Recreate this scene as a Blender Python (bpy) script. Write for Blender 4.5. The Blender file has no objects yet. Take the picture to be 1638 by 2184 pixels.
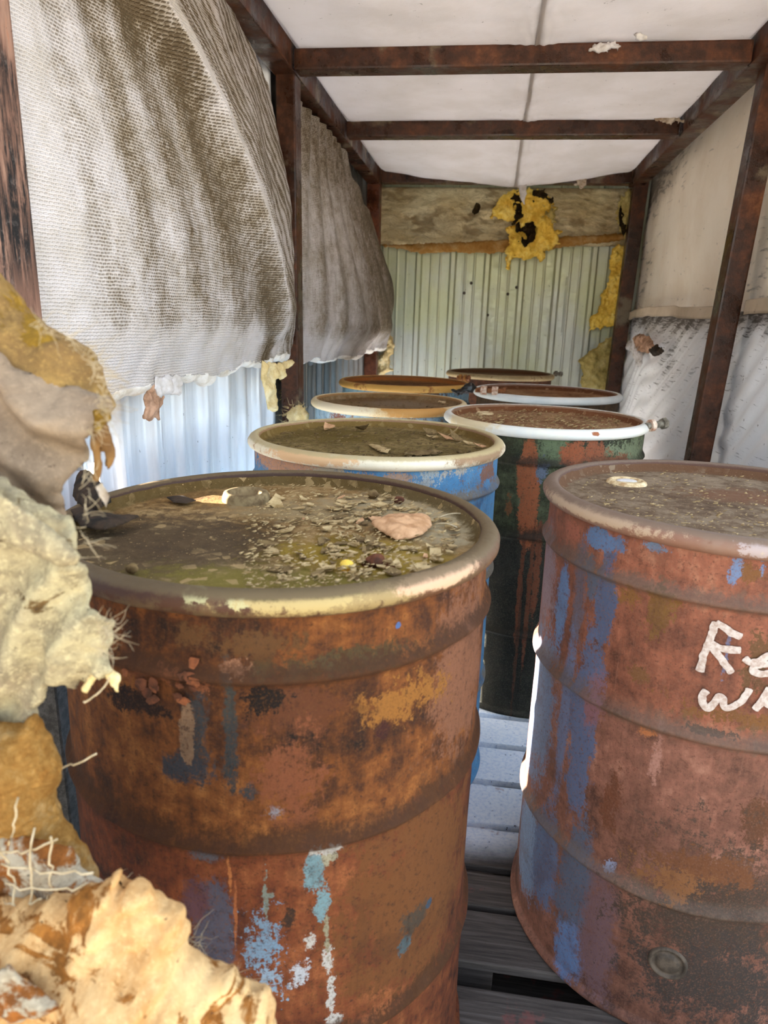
import bpy, bmesh, math, random
import numpy as np
from mathutils import Vector, Matrix

PI = math.pi
SC = bpy.context.scene
COL = SC.collection
RNG = np.random.default_rng(7)
random.seed(7)

# ---------------------------------------------------------------- camera
CAMZ = 1.277
F_PX, PITCH, ROLL, YAW = 1514.0, 0.26544, -0.03113, -0.138
_c, _s = math.cos(PITCH), math.sin(PITCH)
FWD = np.array([math.sin(YAW) * _c, math.cos(YAW) * _c, -_s])
_r = np.array([math.cos(YAW), -math.sin(YAW), 0.0])
_d = np.cross(FWD, _r)
RIGHT = math.cos(ROLL) * _r + math.sin(ROLL) * _d
DOWN = -math.sin(ROLL) * _r + math.cos(ROLL) * _d
cam_data = bpy.data.cameras.new('camera')
cam = bpy.data.objects.new('camera', cam_data)
COL.objects.link(cam)
cam_data.sensor_fit = 'VERTICAL'
cam_data.lens = 24.0
cam_data.sensor_height = 24.0 * 2184 / F_PX
cam_data.clip_start = 0.02
cam_data.clip_end = 200
cam_data.dof.use_dof = True
cam_data.dof.focus_distance = 1.45
cam_data.dof.aperture_fstop = 6.5
M = Matrix.Identity(4)
for i in range(3):
    M[i][0], M[i][1], M[i][2] = RIGHT[i], -DOWN[i], -FWD[i]
M[2][3] = CAMZ
cam.matrix_world = M
SC.camera = cam

# ---------------------------------------------------------------- sky, sun, exposure
world = bpy.data.worlds.new('outdoor_sky')
SC.world = world
world.use_nodes = True
wn = world.node_tree
bg = wn.nodes['Background']
sky = wn.nodes.new('ShaderNodeTexSky')
sky.sky_type = 'NISHITA'
sky.sun_disc = False
SUN_ELEV, SUN_AZ = math.radians(16), math.radians(2)      # sun low on the left of the shed
sky.sun_elevation = SUN_ELEV
sky.sun_rotation = math.radians(-90)
sky.air_density, sky.dust_density, sky.ozone_density = 1.0, 2.2, 1.0
haze = wn.nodes.new('ShaderNodeHueSaturation')            # thin high cloud: a paler sky
haze.inputs['Saturation'].default_value = 0.6
wn.links.new(sky.outputs[0], haze.inputs['Color'])
wn.links.new(haze.outputs[0], bg.inputs[0])
bg.inputs[1].default_value = 0.6
sun_data = bpy.data.lights.new('sun', 'SUN')
sun_data.energy = 34.0
sun_data.angle = math.radians(0.6)
sun_data.color = (1.0, 0.95, 0.86)
sun = bpy.data.objects.new('sun', sun_data)
COL.objects.link(sun)
sun.location = (-8, 1.2, 5)
_sd = Vector((math.cos(SUN_ELEV) * math.cos(SUN_AZ), -math.cos(SUN_ELEV) * math.sin(SUN_AZ), -math.sin(SUN_ELEV)))
sun.rotation_euler = _sd.to_track_quat('-Z', 'Y').to_euler()
vs = SC.view_settings
vs.view_transform = 'Standard'
vs.look = 'None'
vs.gamma = 1.0
vs.use_curve_mapping = False
vs.exposure = 1.0
SC.cycles.max_bounces = 10
SC.cycles.diffuse_bounces = 7
SC.cycles.sample_clamp_indirect = 8.0

# ---------------------------------------------------------------- small maths
def ray(px, py):
    return (px - 819) / F_PX * RIGHT + (py - 1092) / F_PX * DOWN + FWD
def on_plane(px, py, axis, val):
    d = ray(px, py); o = np.array([0, 0, CAMZ]); t = (val - o[axis]) / d[axis]
    return o + t * d
def _hash(ix, iy, iz):
    h = (ix.astype(np.int64) * 374761393 + iy.astype(np.int64) * 668265263 + iz.astype(np.int64) * 2147483647) & 0xffffffff
    h = ((h ^ (h >> 13)) * 1274126177) & 0xffffffff
    return ((h ^ (h >> 16)) & 0xffff) / 65535.0
def vnoise(p):
    p = np.asarray(p, float)
    i = np.floor(p).astype(np.int64); f = p - i; f = f * f * (3 - 2 * f)
    r = 0
    for dx in (0, 1):
        wx = f[..., 0] if dx else 1 - f[..., 0]
        for dy in (0, 1):
            wy = f[..., 1] if dy else 1 - f[..., 1]
            for dz in (0, 1):
                wz = f[..., 2] if dz else 1 - f[..., 2]
                r = r + wx * wy * wz * _hash(i[..., 0] + dx, i[..., 1] + dy, i[..., 2] + dz)
    return r * 2 - 1
def fbm(p, octv=4, gain=0.5):
    p = np.asarray(p, float); a, r = 1.0, 0
    for k in range(octv):
        r = r + a * vnoise(p + 17.3 * k); p = p * 2.03; a *= gain
    return r
def sstep(x, a, b):
    t = np.clip((x - a) / (b - a), 0, 1); return t * t * (3 - 2 * t)
def interp(x, xs, ys):
    return np.interp(x, xs, ys)

# ---------------------------------------------------------------- object helpers
def link(o, parent=None):
    COL.objects.link(o)
    if parent is not None: o.parent = parent
    return o
def tag(o, label=None, cat=None, group=None, kind=None):
    if label: o['label'] = label
    if cat: o['category'] = cat
    if group: o['group'] = group
    if kind: o['kind'] = kind
    return o
def empty(name, loc=(0, 0, 0), label=None, cat=None, group=None, kind=None):
    o = bpy.data.objects.new(name, None); o.empty_display_size = 0.05
    link(o); o.location = loc
    return tag(o, label, cat, group, kind)
def mesh_obj(name, verts, faces, mat, parent=None, uv=None, attr=None, smooth=True, loc=None):
    """verts Nx3; faces Mx4 or list; uv per vertex Nx2; attr dict of per vertex floats"""
    me = bpy.data.meshes.new(name)
    verts = np.asarray(verts, np.float32)
    if isinstance(faces, np.ndarray):
        n, k = faces.shape
        me.vertices.add(len(verts)); me.vertices.foreach_set('co', verts.ravel())
        me.loops.add(n * k); me.loops.foreach_set('vertex_index', faces.ravel().astype(np.int32))
        me.polygons.add(n); me.polygons.foreach_set('loop_start', np.arange(0, n * k, k, dtype=np.int32))
        me.polygons.foreach_set('loop_total', np.full(n, k, np.int32))
        me.update(calc_edges=True); me.validate()
    else:
        me.from_pydata(verts.tolist(), [], faces); me.update()
    if uv is not None:
        l = me.uv_layers.new(name='uv'); idx = np.empty(len(me.loops), np.int32); me.loops.foreach_get('vertex_index', idx)
        l.data.foreach_set('uv', np.asarray(uv, np.float32)[idx].ravel())
    for k, v in (attr or {}).items():
        a = me.attributes.new(k, 'FLOAT', 'POINT'); a.data.foreach_set('value', np.asarray(v, np.float32).ravel())
    if smooth: me.polygons.foreach_set('use_smooth', np.ones(len(me.polygons), bool))
    if mat is not None: me.materials.append(mat)
    o = bpy.data.objects.new(name, me)
    link(o, parent)
    if loc is not None: o.location = loc
    return o
def grid_faces(nv, nu, wrap=False):
    i = np.arange(nv - 1)[:, None] * nu
    j = np.arange(nu if wrap else nu - 1)[None, :]
    jn = (j + 1) % nu
    return np.stack([i + j, i + jn, i + nu + jn, i + nu + j], -1).reshape(-1, 4)
def sheet(name, X, mat, parent=None, attr=None, uv=None, thick=0.0, flip=False):
    """X: nv x nu x 3 surface; thick adds a back face and closed rims"""
    nv, nu = X.shape[:2]
    if uv is None:
        du = np.linalg.norm(np.diff(X, axis=1), axis=2); dv = np.linalg.norm(np.diff(X, axis=0), axis=2)
        U = np.concatenate([np.zeros((nv, 1)), np.cumsum(du, 1)], 1); V = np.concatenate([np.zeros((1, nu)), np.cumsum(dv, 0)], 0)
        uv = np.stack([U, V], -1)
    f = grid_faces(nv, nu)
    if flip: f = f[:, ::-1]
    v = X.reshape(-1, 3); uvf = uv.reshape(-1, 2); at = {k: np.asarray(a).ravel() for k, a in (attr or {}).items()}
    if thick:
        gu = np.gradient(X, axis=1); gv = np.gradient(X, axis=0); n = np.cross(gu, gv)
        n /= np.linalg.norm(n, axis=2, keepdims=True) + 1e-12
        if flip: n = -n
        b = (X - n * thick).reshape(-1, 3); N = nv * nu
        ring = np.concatenate([np.arange(nu), np.arange(1, nv) * nu + nu - 1, (nv - 1) * nu + np.arange(nu - 2, -1, -1), np.arange(nv - 2, 0, -1) * nu])
        rn = np.roll(ring, -1)
        side = np.stack([ring, ring + N, rn + N, rn], -1)
        if flip: side = side[:, ::-1]
        f = np.concatenate([f, f[:, ::-1] + N, side]); v = np.concatenate([v, b]); uvf = np.concatenate([uvf, uvf])
        at = {k: np.concatenate([a, a]) for k, a in at.items()}
    return mesh_obj(name, v, f, mat, parent, uv=uvf, attr=at)
def box_bm(bm, c, s, rot=None, bev=0.0):
    m = Matrix.Translation(Vector(c)) @ (rot.to_4x4() if rot is not None else Matrix.Identity(4)) @ Matrix.Diagonal((s[0], s[1], s[2], 1))
    r = bmesh.ops.create_cube(bm, size=1.0, matrix=m)
    if bev:
        es = list({e for v in r['verts'] for e in v.link_edges})
        bmesh.ops.bevel(bm, geom=es, offset=bev, segments=2, affect='EDGES', profile=0.7)
def bm_obj(name, bm, mat, parent=None, smooth=False, loc=None):
    me = bpy.data.meshes.new(name); bm.normal_update(); bm.to_mesh(me); bm.free()
    if smooth: me.polygons.foreach_set('use_smooth', np.ones(len(me.polygons), bool))
    me.materials.append(mat)
    o = bpy.data.objects.new(name, me); link(o, parent)
    if loc is not None: o.location = loc
    return o
def beam(name, p0, p1, w, h, mat, parent, up=(0, 0, 1), bev=0.006):
    """square steel tube from p0 to p1 (centre line), w across, h along 'up'"""
    p0, p1 = Vector(p0), Vector(p1); d = (p1 - p0); L = d.length; d.normalize()
    u = Vector(up); s = d.cross(u).normalized(); u = s.cross(d).normalized()
    R = Matrix((s, d, u)).transposed()
    bm = bmesh.new(); box_bm(bm, (p0 + p1) / 2, (w, L, h), R, bev)
    return bm_obj(name, bm, mat, parent)
def lathe(name, prof, seg, mat, parent, cdir=(0, -1), disp=None, closed=False):
    """prof: list of (r, z); angle 0 looks along cdir, positive to the viewer's right; uv = (angle*Rmax, arc length or z)"""
    pr = np.array(prof, float); n = len(pr)
    th = np.linspace(-PI, PI, seg + 1)
    c = np.array(cdir, float); c /= np.linalg.norm(c); r = np.array([-c[1], c[0]])   # viewer's right
    T, Rr = np.meshgrid(th, pr[:, 0]); Z = np.repeat(pr[:, 1][:, None], seg + 1, 1)
    if disp is not None: Rr, Z = disp(T, Rr, Z)
    X = Rr * (np.cos(T) * c[0] + np.sin(T) * r[0]); Y = Rr * (np.cos(T) * c[1] + np.sin(T) * r[1])
    R0 = pr[:, 0].max()
    uv = np.stack([T * R0, Z], -1).reshape(-1, 2)
    if closed:
        arc = np.concatenate([[0], np.cumsum(np.linalg.norm(np.diff(pr, axis=0), axis=1))])
        uv = np.stack([T * R0, np.repeat(arc[:, None], seg + 1, 1)], -1).reshape(-1, 2)
    f = grid_faces(n, seg + 1)[:, ::-1] if False else grid_faces(n, seg + 1)
    return mesh_obj(name, np.stack([X, Y, Z], -1).reshape(-1, 3), f, mat, parent, uv=uv)
def in_poly(P, poly):
    x, y = P[:, 0], P[:, 1]; ins = np.zeros(len(P), bool); a = poly; b = np.roll(poly, -1, 0)
    for (x0, y0), (x1, y1) in zip(a, b):
        if y0 == y1: continue
        c = ((y0 > y) != (y1 > y)) & (x < (x1 - x0) * (y - y0) / (y1 - y0) + x0); ins ^= c
    return ins
def poly_sdf(P, poly):
    d = np.full(len(P), 1e9); a = poly; b = np.roll(poly, -1, 0)
    for p0, p1 in zip(a, b):
        e = p1 - p0; L = e @ e
        t = np.clip(((P - p0) @ e) / (L + 1e-12), 0, 1)
        d = np.minimum(d, np.linalg.norm(P - p0 - t[:, None] * e, axis=1))
    return np.where(in_poly(P, poly), d, -d)
def puffy(name, poly, to3d, mat, parent=None, res=0.004, bulge=0.03, back=0.01, width=0.03, edge=0.004, escale=60,
          nz=0.006, nscale=25, shape=None, seed=0, octv=4, attr=None):
    """a lumpy body filling an outline: (a, b) in the plane, to3d(a, b, d) with d towards the viewer"""
    poly = np.asarray(poly, float)
    lo, hi = poly.min(0) - 3 * res, poly.max(0) + 3 * res
    A, B = np.meshgrid(np.arange(lo[0], hi[0], res), np.arange(lo[1], hi[1], res))
    nb, na = A.shape
    P = np.stack([A.ravel(), B.ravel()], -1)
    S = poly_sdf(P, poly)
    if edge: S = S + edge * fbm(np.stack([P[:, 0] * escale, P[:, 1] * escale, np.full(len(P), seed * 3.7)], -1), 3)
    S2 = S.reshape(nb, na)
    gb, ga = np.gradient(S2, res)
    g = np.stack([ga.ravel(), gb.ravel()], -1); g /= np.maximum(np.linalg.norm(g, axis=1, keepdims=True), 0.35)
    q = grid_faces(nb, na)
    keep = (S[q] > 0).any(1)
    q = q[keep]
    used = np.unique(q)
    P2 = P.copy(); out = S <= 0
    P2[out] -= g[out] * np.clip(S[out], -1.5 * res, 0)[:, None]
    t = np.clip(np.where(out, 0, S) / width, 0, 1); prof = np.sqrt(np.clip(1 - (1 - t) ** 2, 0, 1))
    n = fbm(np.stack([P2[:, 0] * nscale, P2[:, 1] * nscale, np.full(len(P2), seed * 7.1 + 3)], -1), octv)
    df = prof * (bulge + nz * n)
    if shape is not None: base = shape(P2[:, 0], P2[:, 1])
    else: base = 0
    front = to3d(P2[:, 0], P2[:, 1], base + df); bk = to3d(P2[:, 0], P2[:, 1], base - prof * back)
    idx = np.full(len(P), -1); idx[used] = np.arange(len(used))
    nf = len(used); bidx = np.full(len(P), -1); inner = used[~out[used]]; bidx[inner] = nf + np.arange(len(inner)); bidx[used[out[used]]] = idx[used[out[used]]]
    V = np.concatenate([front[used], bk[inner]])
    Fq = np.concatenate([idx[q], bidx[q][:, ::-1]])
    uv = np.concatenate([P2[used], P2[inner]])
    at = {k: np.concatenate([fn(P2[used, 0], P2[used, 1]), fn(P2[inner, 0], P2[inner, 1])]) for k, fn in (attr or {}).items()}
    return mesh_obj(name, V, Fq, mat, parent, uv=uv, attr=at)
def to_y(y0, sgn=-1):   # plane facing the camera at depth y0: a = x, b = z
    return lambda a, b, d: np.stack([a, y0 + sgn * d + 0 * a, b], -1)
def to_x(x0, sgn=1):    # plane on a side wall: a = y, b = z
    return lambda a, b, d: np.stack([x0 + sgn * d + 0 * a, a, b], -1)
def px_y(pts, y0):
    return np.array([on_plane(x, y, 1, y0)[[0, 2]] for x, y in pts])
def px_x(pts, x0):
    return np.array([on_plane(x, y, 0, x0)[[1, 2]] for x, y in pts])
def tube(name, pts, rad, mat, parent=None, sides=6, closed=False):
    pts = np.asarray(pts, float); n = len(pts); rad = np.broadcast_to(rad, (n,))
    t = np.gradient(pts, axis=0); t /= np.linalg.norm(t, axis=1, keepdims=True) + 1e-12
    up = np.array([0.31, 0.2, 0.93]); s = np.cross(t, up); s /= np.linalg.norm(s, axis=1, keepdims=True) + 1e-12
    w = np.cross(s, t); a = np.linspace(0, 2 * PI, sides, endpoint=False)
    X = pts[:, None] + rad[:, None, None] * (np.cos(a)[None, :, None] * s[:, None] + np.sin(a)[None, :, None] * w[:, None])
    V = X.reshape(-1, 3); f = grid_faces(n, sides, True).tolist()
    f += [list(range(sides))[::-1], [(n - 1) * sides + k for k in range(sides)]]
    return mesh_obj(name, V, f, mat, parent)
def fibres(name, starts, dirs, length, rad, mat, parent, seed=0, curl=0.4):
    """loose strands, one stuff part: thin three sided tubes"""
    rg = np.random.default_rng(seed); V = []; Fs = []; b = 0
    for s, d in zip(starts, dirs):
        d = d / (np.linalg.norm(d) + 1e-9); L = length * rg.uniform(0.4, 1.3); p = np.array(s, float); k = 5; pts = []
        for i in range(k):
            pts.append(p.copy()); d = d + rg.normal(0, curl, 3) * 0.5; d /= np.linalg.norm(d); p = p + d * L / (k - 1)
        e1 = np.cross(d, [0.3, 0.5, 0.8]); e1 /= np.linalg.norm(e1) + 1e-9; e2 = np.cross(d, e1)
        for i, q in enumerate(pts):
            r = rad * (1 - 0.7 * i / (k - 1))
            for a in (0, 2.1, 4.2): V.append(q + r * (math.cos(a) * e1 + math.sin(a) * e2))
        for i in range(k - 1):
            for a in range(3):
                Fs.append((b + i * 3 + a, b + i * 3 + (a + 1) % 3, b + (i + 1) * 3 + (a + 1) % 3, b + (i + 1) * 3 + a))
        b += 3 * k
    o = mesh_obj(name, np.array(V), np.array(Fs), mat, parent)
    o['kind'] = 'stuff'
    return o

# ---------------------------------------------------------------- node helpers
def C(r, g, b):
    f = lambda v: (v / 255 / 12.92) if v <= 10.31 else ((v / 255 + 0.055) / 1.055) ** 2.4
    return (f(r), f(g), f(b), 1.0)
def blob_group():
    g = bpy.data.node_groups.new('paint_patch_mask', 'ShaderNodeTree')
    for n, t in (('Vector', 'NodeSocketVector'), ('Center', 'NodeSocketVector'), ('Inverse', 'NodeSocketVector'), ('Noise', 'NodeSocketFloat'), ('Ragged', 'NodeSocketFloat'), ('Soft', 'NodeSocketFloat')):
        g.interface.new_socket(n, in_out='INPUT', socket_type=t)
    g.interface.new_socket('Mask', in_out='OUTPUT', socket_type='NodeSocketFloat')
    N, L = g.nodes, g.links
    i = N.new('NodeGroupInput'); o = N.new('NodeGroupOutput')
    s = N.new('ShaderNodeVectorMath'); s.operation = 'SUBTRACT'; L.new(i.outputs[0], s.inputs[0]); L.new(i.outputs[1], s.inputs[1])
    m = N.new('ShaderNodeVectorMath'); m.operation = 'MULTIPLY'; L.new(s.outputs[0], m.inputs[0]); L.new(i.outputs[2], m.inputs[1])
    l = N.new('ShaderNodeVectorMath'); l.operation = 'LENGTH'; L.new(m.outputs[0], l.inputs[0])
    a = N.new('ShaderNodeMath'); a.operation = 'MULTIPLY_ADD'; L.new(i.outputs[3], a.inputs[0]); L.new(i.outputs[4], a.inputs[1]); L.new(l.outputs['Value'], a.inputs[2])
    hi = N.new('ShaderNodeMath'); hi.operation = 'ADD'; hi.inputs[0].default_value = 1.0; L.new(i.outputs[5], hi.inputs[1])
    lo = N.new('ShaderNodeMath'); lo.operation = 'SUBTRACT'; lo.inputs[0].default_value = 1.0; L.new(i.outputs[5], lo.inputs[1])
    r = N.new('ShaderNodeMapRange'); r.interpolation_type = 'SMOOTHSTEP'
    L.new(a.outputs[0], r.inputs['Value']); L.new(lo.outputs[0], r.inputs['From Min']); L.new(hi.outputs[0], r.inputs['From Max'])
    r.inputs['To Min'].default_value = 1.0; r.inputs['To Max'].default_value = 0.0
    L.new(r.outputs['Result'], o.inputs[0])
    return g
BLOB = blob_group()

class Mat:
    def __init__(s, name, rough=0.8, metal=0.0, spec=0.3):
        s.m = bpy.data.materials.new(name); s.m.use_nodes = True; s.nt = s.m.node_tree; s.N = s.nt.nodes; s.L = s.nt.links
        s.b = s.N['Principled BSDF']; s.b.inputs['Roughness'].default_value = rough; s.b.inputs['Metallic'].default_value = metal
        s.b.inputs['Specular IOR Level'].default_value = spec
        t = s.N.new('ShaderNodeTexCoord'); s.obj = t.outputs['Object']
        s._uv = None
    @property
    def uv(s):
        if s._uv is None:
            u = s.N.new('ShaderNodeUVMap'); u.uv_map = 'uv'; s._uv = u.outputs[0]
        return s._uv
    def put(s, v, inp):
        if isinstance(v, bpy.types.NodeSocket): s.L.new(v, inp)
        elif v is not None: inp.default_value = v
    def attr(s, name):
        a = s.N.new('ShaderNodeAttribute'); a.attribute_name = name; return a.outputs['Fac']
    def map(s, vec, scale=(1, 1, 1), loc=(0, 0, 0), rot=(0, 0, 0)):
        n = s.N.new('ShaderNodeMapping'); s.L.new(vec, n.inputs[0]); n.inputs['Scale'].default_value = scale; n.inputs['Location'].default_value = loc; n.inputs['Rotation'].default_value = rot
        return n.outputs[0]
    def noise(s, vec, scale, detail=5, rough=0.6, dist=0.0, color=False):
        n = s.N.new('ShaderNodeTexNoise'); s.L.new(vec, n.inputs['Vector']); n.inputs['Scale'].default_value = scale; n.inputs['Detail'].default_value = detail
        n.inputs['Roughness'].default_value = rough; n.inputs['Distortion'].default_value = dist
        return n.outputs['Color' if color else 'Fac']
    def voro(s, vec, scale, feature='F1', out='Distance'):
        n = s.N.new('ShaderNodeTexVoronoi'); n.feature = feature; s.L.new(vec, n.inputs['Vector']); n.inputs['Scale'].default_value = scale
        return n.outputs[out]
    def f(s, op, a, b=None, c=None, clamp=False):
        n = s.N.new('ShaderNodeMath'); n.operation = op; n.use_clamp = clamp
        for k, v in enumerate((a, b, c)): s.put(v, n.inputs[k])
        return n.outputs[0]
    def vop(s, op, a, b=None):
        n = s.N.new('ShaderNodeVectorMath'); n.operation = op; s.put(a, n.inputs[0]); s.put(b, n.inputs[1]); return n.outputs[0]
    def warp(s, vec, amt, scale, detail=3):
        n = s.noise(s.obj, scale, detail, color=True)
        d = s.vop('SUBTRACT', n, (0.5, 0.5, 0.5)); d = s.vop('MULTIPLY', d, (amt, amt, amt)); return s.vop('ADD', vec, d)
    def sep(s, vec):
        n = s.N.new('ShaderNodeSeparateXYZ'); s.L.new(vec, n.inputs[0]); return n.outputs
    def ss(s, x, a, b):
        n = s.N.new('ShaderNodeMapRange'); n.interpolation_type = 'SMOOTHSTEP'; s.put(x, n.inputs['Value'])
        lo, hi, t0, t1 = (a, b, 0.0, 1.0) if (isinstance(a, bpy.types.NodeSocket) or isinstance(b, bpy.types.NodeSocket) or a < b) else (b, a, 1.0, 0.0)
        s.put(lo, n.inputs['From Min']); s.put(hi, n.inputs['From Max']); n.inputs['To Min'].default_value = t0; n.inputs['To Max'].default_value = t1
        return n.outputs['Result']
    def mix(s, fac, a, b, mode='MIX'):
        n = s.N.new('ShaderNodeMix'); n.data_type = 'RGBA'; n.blend_type = mode
        s.put(fac, n.inputs[0]); s.put(a, n.inputs[6]); s.put(b, n.inputs[7]); return n.outputs[2]
    def ramp(s, fac, stops):
        n = s.N.new('ShaderNodeValToRGB'); s.put(fac, n.inputs[0]); e = n.color_ramp.elements
        while len(e) < len(stops): e.new(0.5)
        for k, (p, c) in enumerate(stops): e[k].position = p; e[k].color = c
        return n.outputs[0]
    def blob(s, vec, c, r, noise, ragged=0.8, soft=0.08):
        n = s.N.new('ShaderNodeGroup'); n.node_tree = BLOB; s.put(vec, n.inputs[0]); n.inputs[1].default_value = (c[0], c[1], 0)
        n.inputs[2].default_value = (1 / r[0], 1 / r[1], 0); s.put(noise, n.inputs[3]); n.inputs[4].default_value = ragged; n.inputs[5].default_value = soft
        return n.outputs[0]
    def bump(s, h, strength=0.5, dist=0.002, normal=None):
        n = s.N.new('ShaderNodeBump'); s.put(h, n.inputs['Height']); n.inputs['Strength'].default_value = strength; n.inputs['Distance'].default_value = dist
        if normal is not None: s.L.new(normal, n.inputs['Normal'])
        return n.outputs[0]
    def done(s, color=None, rough=None, normal=None, metal=None):
        s.put(color, s.b.inputs['Base Color']); s.put(rough, s.b.inputs['Roughness']); s.put(metal, s.b.inputs['Metallic'])
        if normal is not None: s.L.new(normal, s.b.inputs['Normal'])
        return s.m

# ---------------------------------------------------------------- materials
def mat_rusty_steel(name, cols, grey=None, grey_amt=0.0, soot=0.0, seed=0.0):
    m = Mat(name, 0.75)
    P = m.map(m.obj, loc=(seed, seed * 1.7, 0))
    n1 = m.noise(P, 7, 8, 0.65); n2 = m.noise(P, 45, 5, 0.7); n3 = m.noise(P, 260, 3)
    v = m.f('ADD', m.f('MULTIPLY', n1, 0.65), m.f('MULTIPLY', n2, 0.35))
    col = m.ramp(v, [(0.34, cols[0]), (0.48, cols[1]), (0.58, cols[2]), (0.70, cols[3])])
    if grey is not None:
        g = m.ss(m.noise(m.map(P, (1, 1, 1), (3, 1, 5)), 5, 7, 0.6), 0.62 - grey_amt, 0.72 - grey_amt)
        col = m.mix(g, col, grey)
    if soot:
        st = m.ss(m.noise(m.map(P, (9, 9, 1.6), (7, 2, 1)), 3, 7, 0.65), 0.62 - soot, 0.72 - soot)
        col = m.mix(st, col, C(26, 22, 20))
    col = m.mix(m.ss(n3, 0.66, 0.74), col, C(40, 22, 14))
    return m.done(col, m.ss(n1, 0.2, 0.9), m.bump(m.f('ADD', n2, m.f('MULTIPLY', n3, 0.5)), 0.5, 0.002))
FRAME = mat_rusty_steel('rusted_frame_steel', [C(30, 17, 11), C(58, 33, 20), C(86, 50, 30), C(122, 78, 50)], C(112, 98, 78), 0.06)
POSTM = mat_rusty_steel('rusted_post_steel', [C(44, 22, 14), C(92, 48, 28), C(120, 66, 40), C(150, 96, 66)], C(112, 84, 60), 0.0, seed=4.0)

def mat_near_post():
    m = Mat('sooty_near_post_steel', 0.75)
    n1 = m.noise(m.map(m.obj, (14, 14, 2.2)), 3, 8, 0.7); n2 = m.noise(m.obj, 60, 6, 0.75); n3 = m.noise(m.obj, 240, 3)
    x, y, z = m.sep(m.obj)
    col = m.ramp(n1, [(0.34, C(92, 66, 54)), (0.48, C(128, 94, 78)), (0.60, C(150, 116, 98)), (0.7, C(160, 100, 70))])
    rust = m.ss(m.f('ADD', m.f('MULTIPLY', m.f('ADD', x, 0.70), -14.0), m.f('ADD', n1, m.f('MULTIPLY', m.ss(z, 1.62, 1.45), 0.35))), 0.75, 0.95)
    col = m.mix(rust, col, m.mix(m.ss(n2, 0.4, 0.65), C(150, 78, 44), C(196, 118, 76)))
    zz = m.f('ADD', z, m.f('MULTIPLY', m.f('SUBTRACT', n1, 0.5), 0.22))
    soot = m.f('MULTIPLY', m.f('MULTIPLY', m.ss(zz, 1.62, 1.57), m.ss(zz, 1.26, 1.36)), m.ss(m.f('ADD', x, m.f('MULTIPLY', m.f('SUBTRACT', n2, 0.5), 0.05)), -0.688, -0.672))
    col = m.mix(m.f('MULTIPLY', soot, m.ss(m.noise(m.map(m.obj, (30, 30, 3)), 4, 7, 0.7), 0.36, 0.56)), col, m.mix(m.ss(n2, 0.55, 0.68), C(24, 22, 22), C(84, 76, 72)))
    col = m.mix(m.ss(zz, 0.98, 0.86), col, m.mix(m.ss(n2, 0.4, 0.62), C(58, 54, 50), C(86, 82, 78)))   # darker grey towards the foot
    col = m.mix(m.ss(n3, 0.66, 0.74), col, C(52, 32, 24))
    return m.done(col, 0.75, m.bump(n2, 0.4, 0.002))
NEARPOST = mat_near_post()
def mat_panel(name, base, rough=0.32, metal=0.55, green_reflection=None):
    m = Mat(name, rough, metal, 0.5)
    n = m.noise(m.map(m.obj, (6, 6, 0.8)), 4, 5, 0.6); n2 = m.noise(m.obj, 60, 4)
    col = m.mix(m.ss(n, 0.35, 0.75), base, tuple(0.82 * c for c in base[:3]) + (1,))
    if green_reflection is not None:  # green outdoor reflection painted into the colour, stronger higher up
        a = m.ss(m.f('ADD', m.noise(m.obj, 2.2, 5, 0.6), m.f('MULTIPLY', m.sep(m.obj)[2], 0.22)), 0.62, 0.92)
        col = m.mix(m.f('MULTIPLY', a, 0.6), col, green_reflection)
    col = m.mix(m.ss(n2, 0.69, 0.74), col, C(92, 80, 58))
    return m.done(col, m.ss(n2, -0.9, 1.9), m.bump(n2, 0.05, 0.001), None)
PANEL_BACK = mat_panel('weathered_sheet_metal', C(198, 200, 190), 0.26, 0.6, green_reflection=C(190, 192, 136))
PANEL_DARK = mat_panel('dark_sheet', C(92, 88, 82), 0.5, 0.3)  # darker sheet for the two far left panels
PANEL_LEFT = mat_panel('white_painted_sheet', C(236, 236, 238), 0.30, 0.40)

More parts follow.
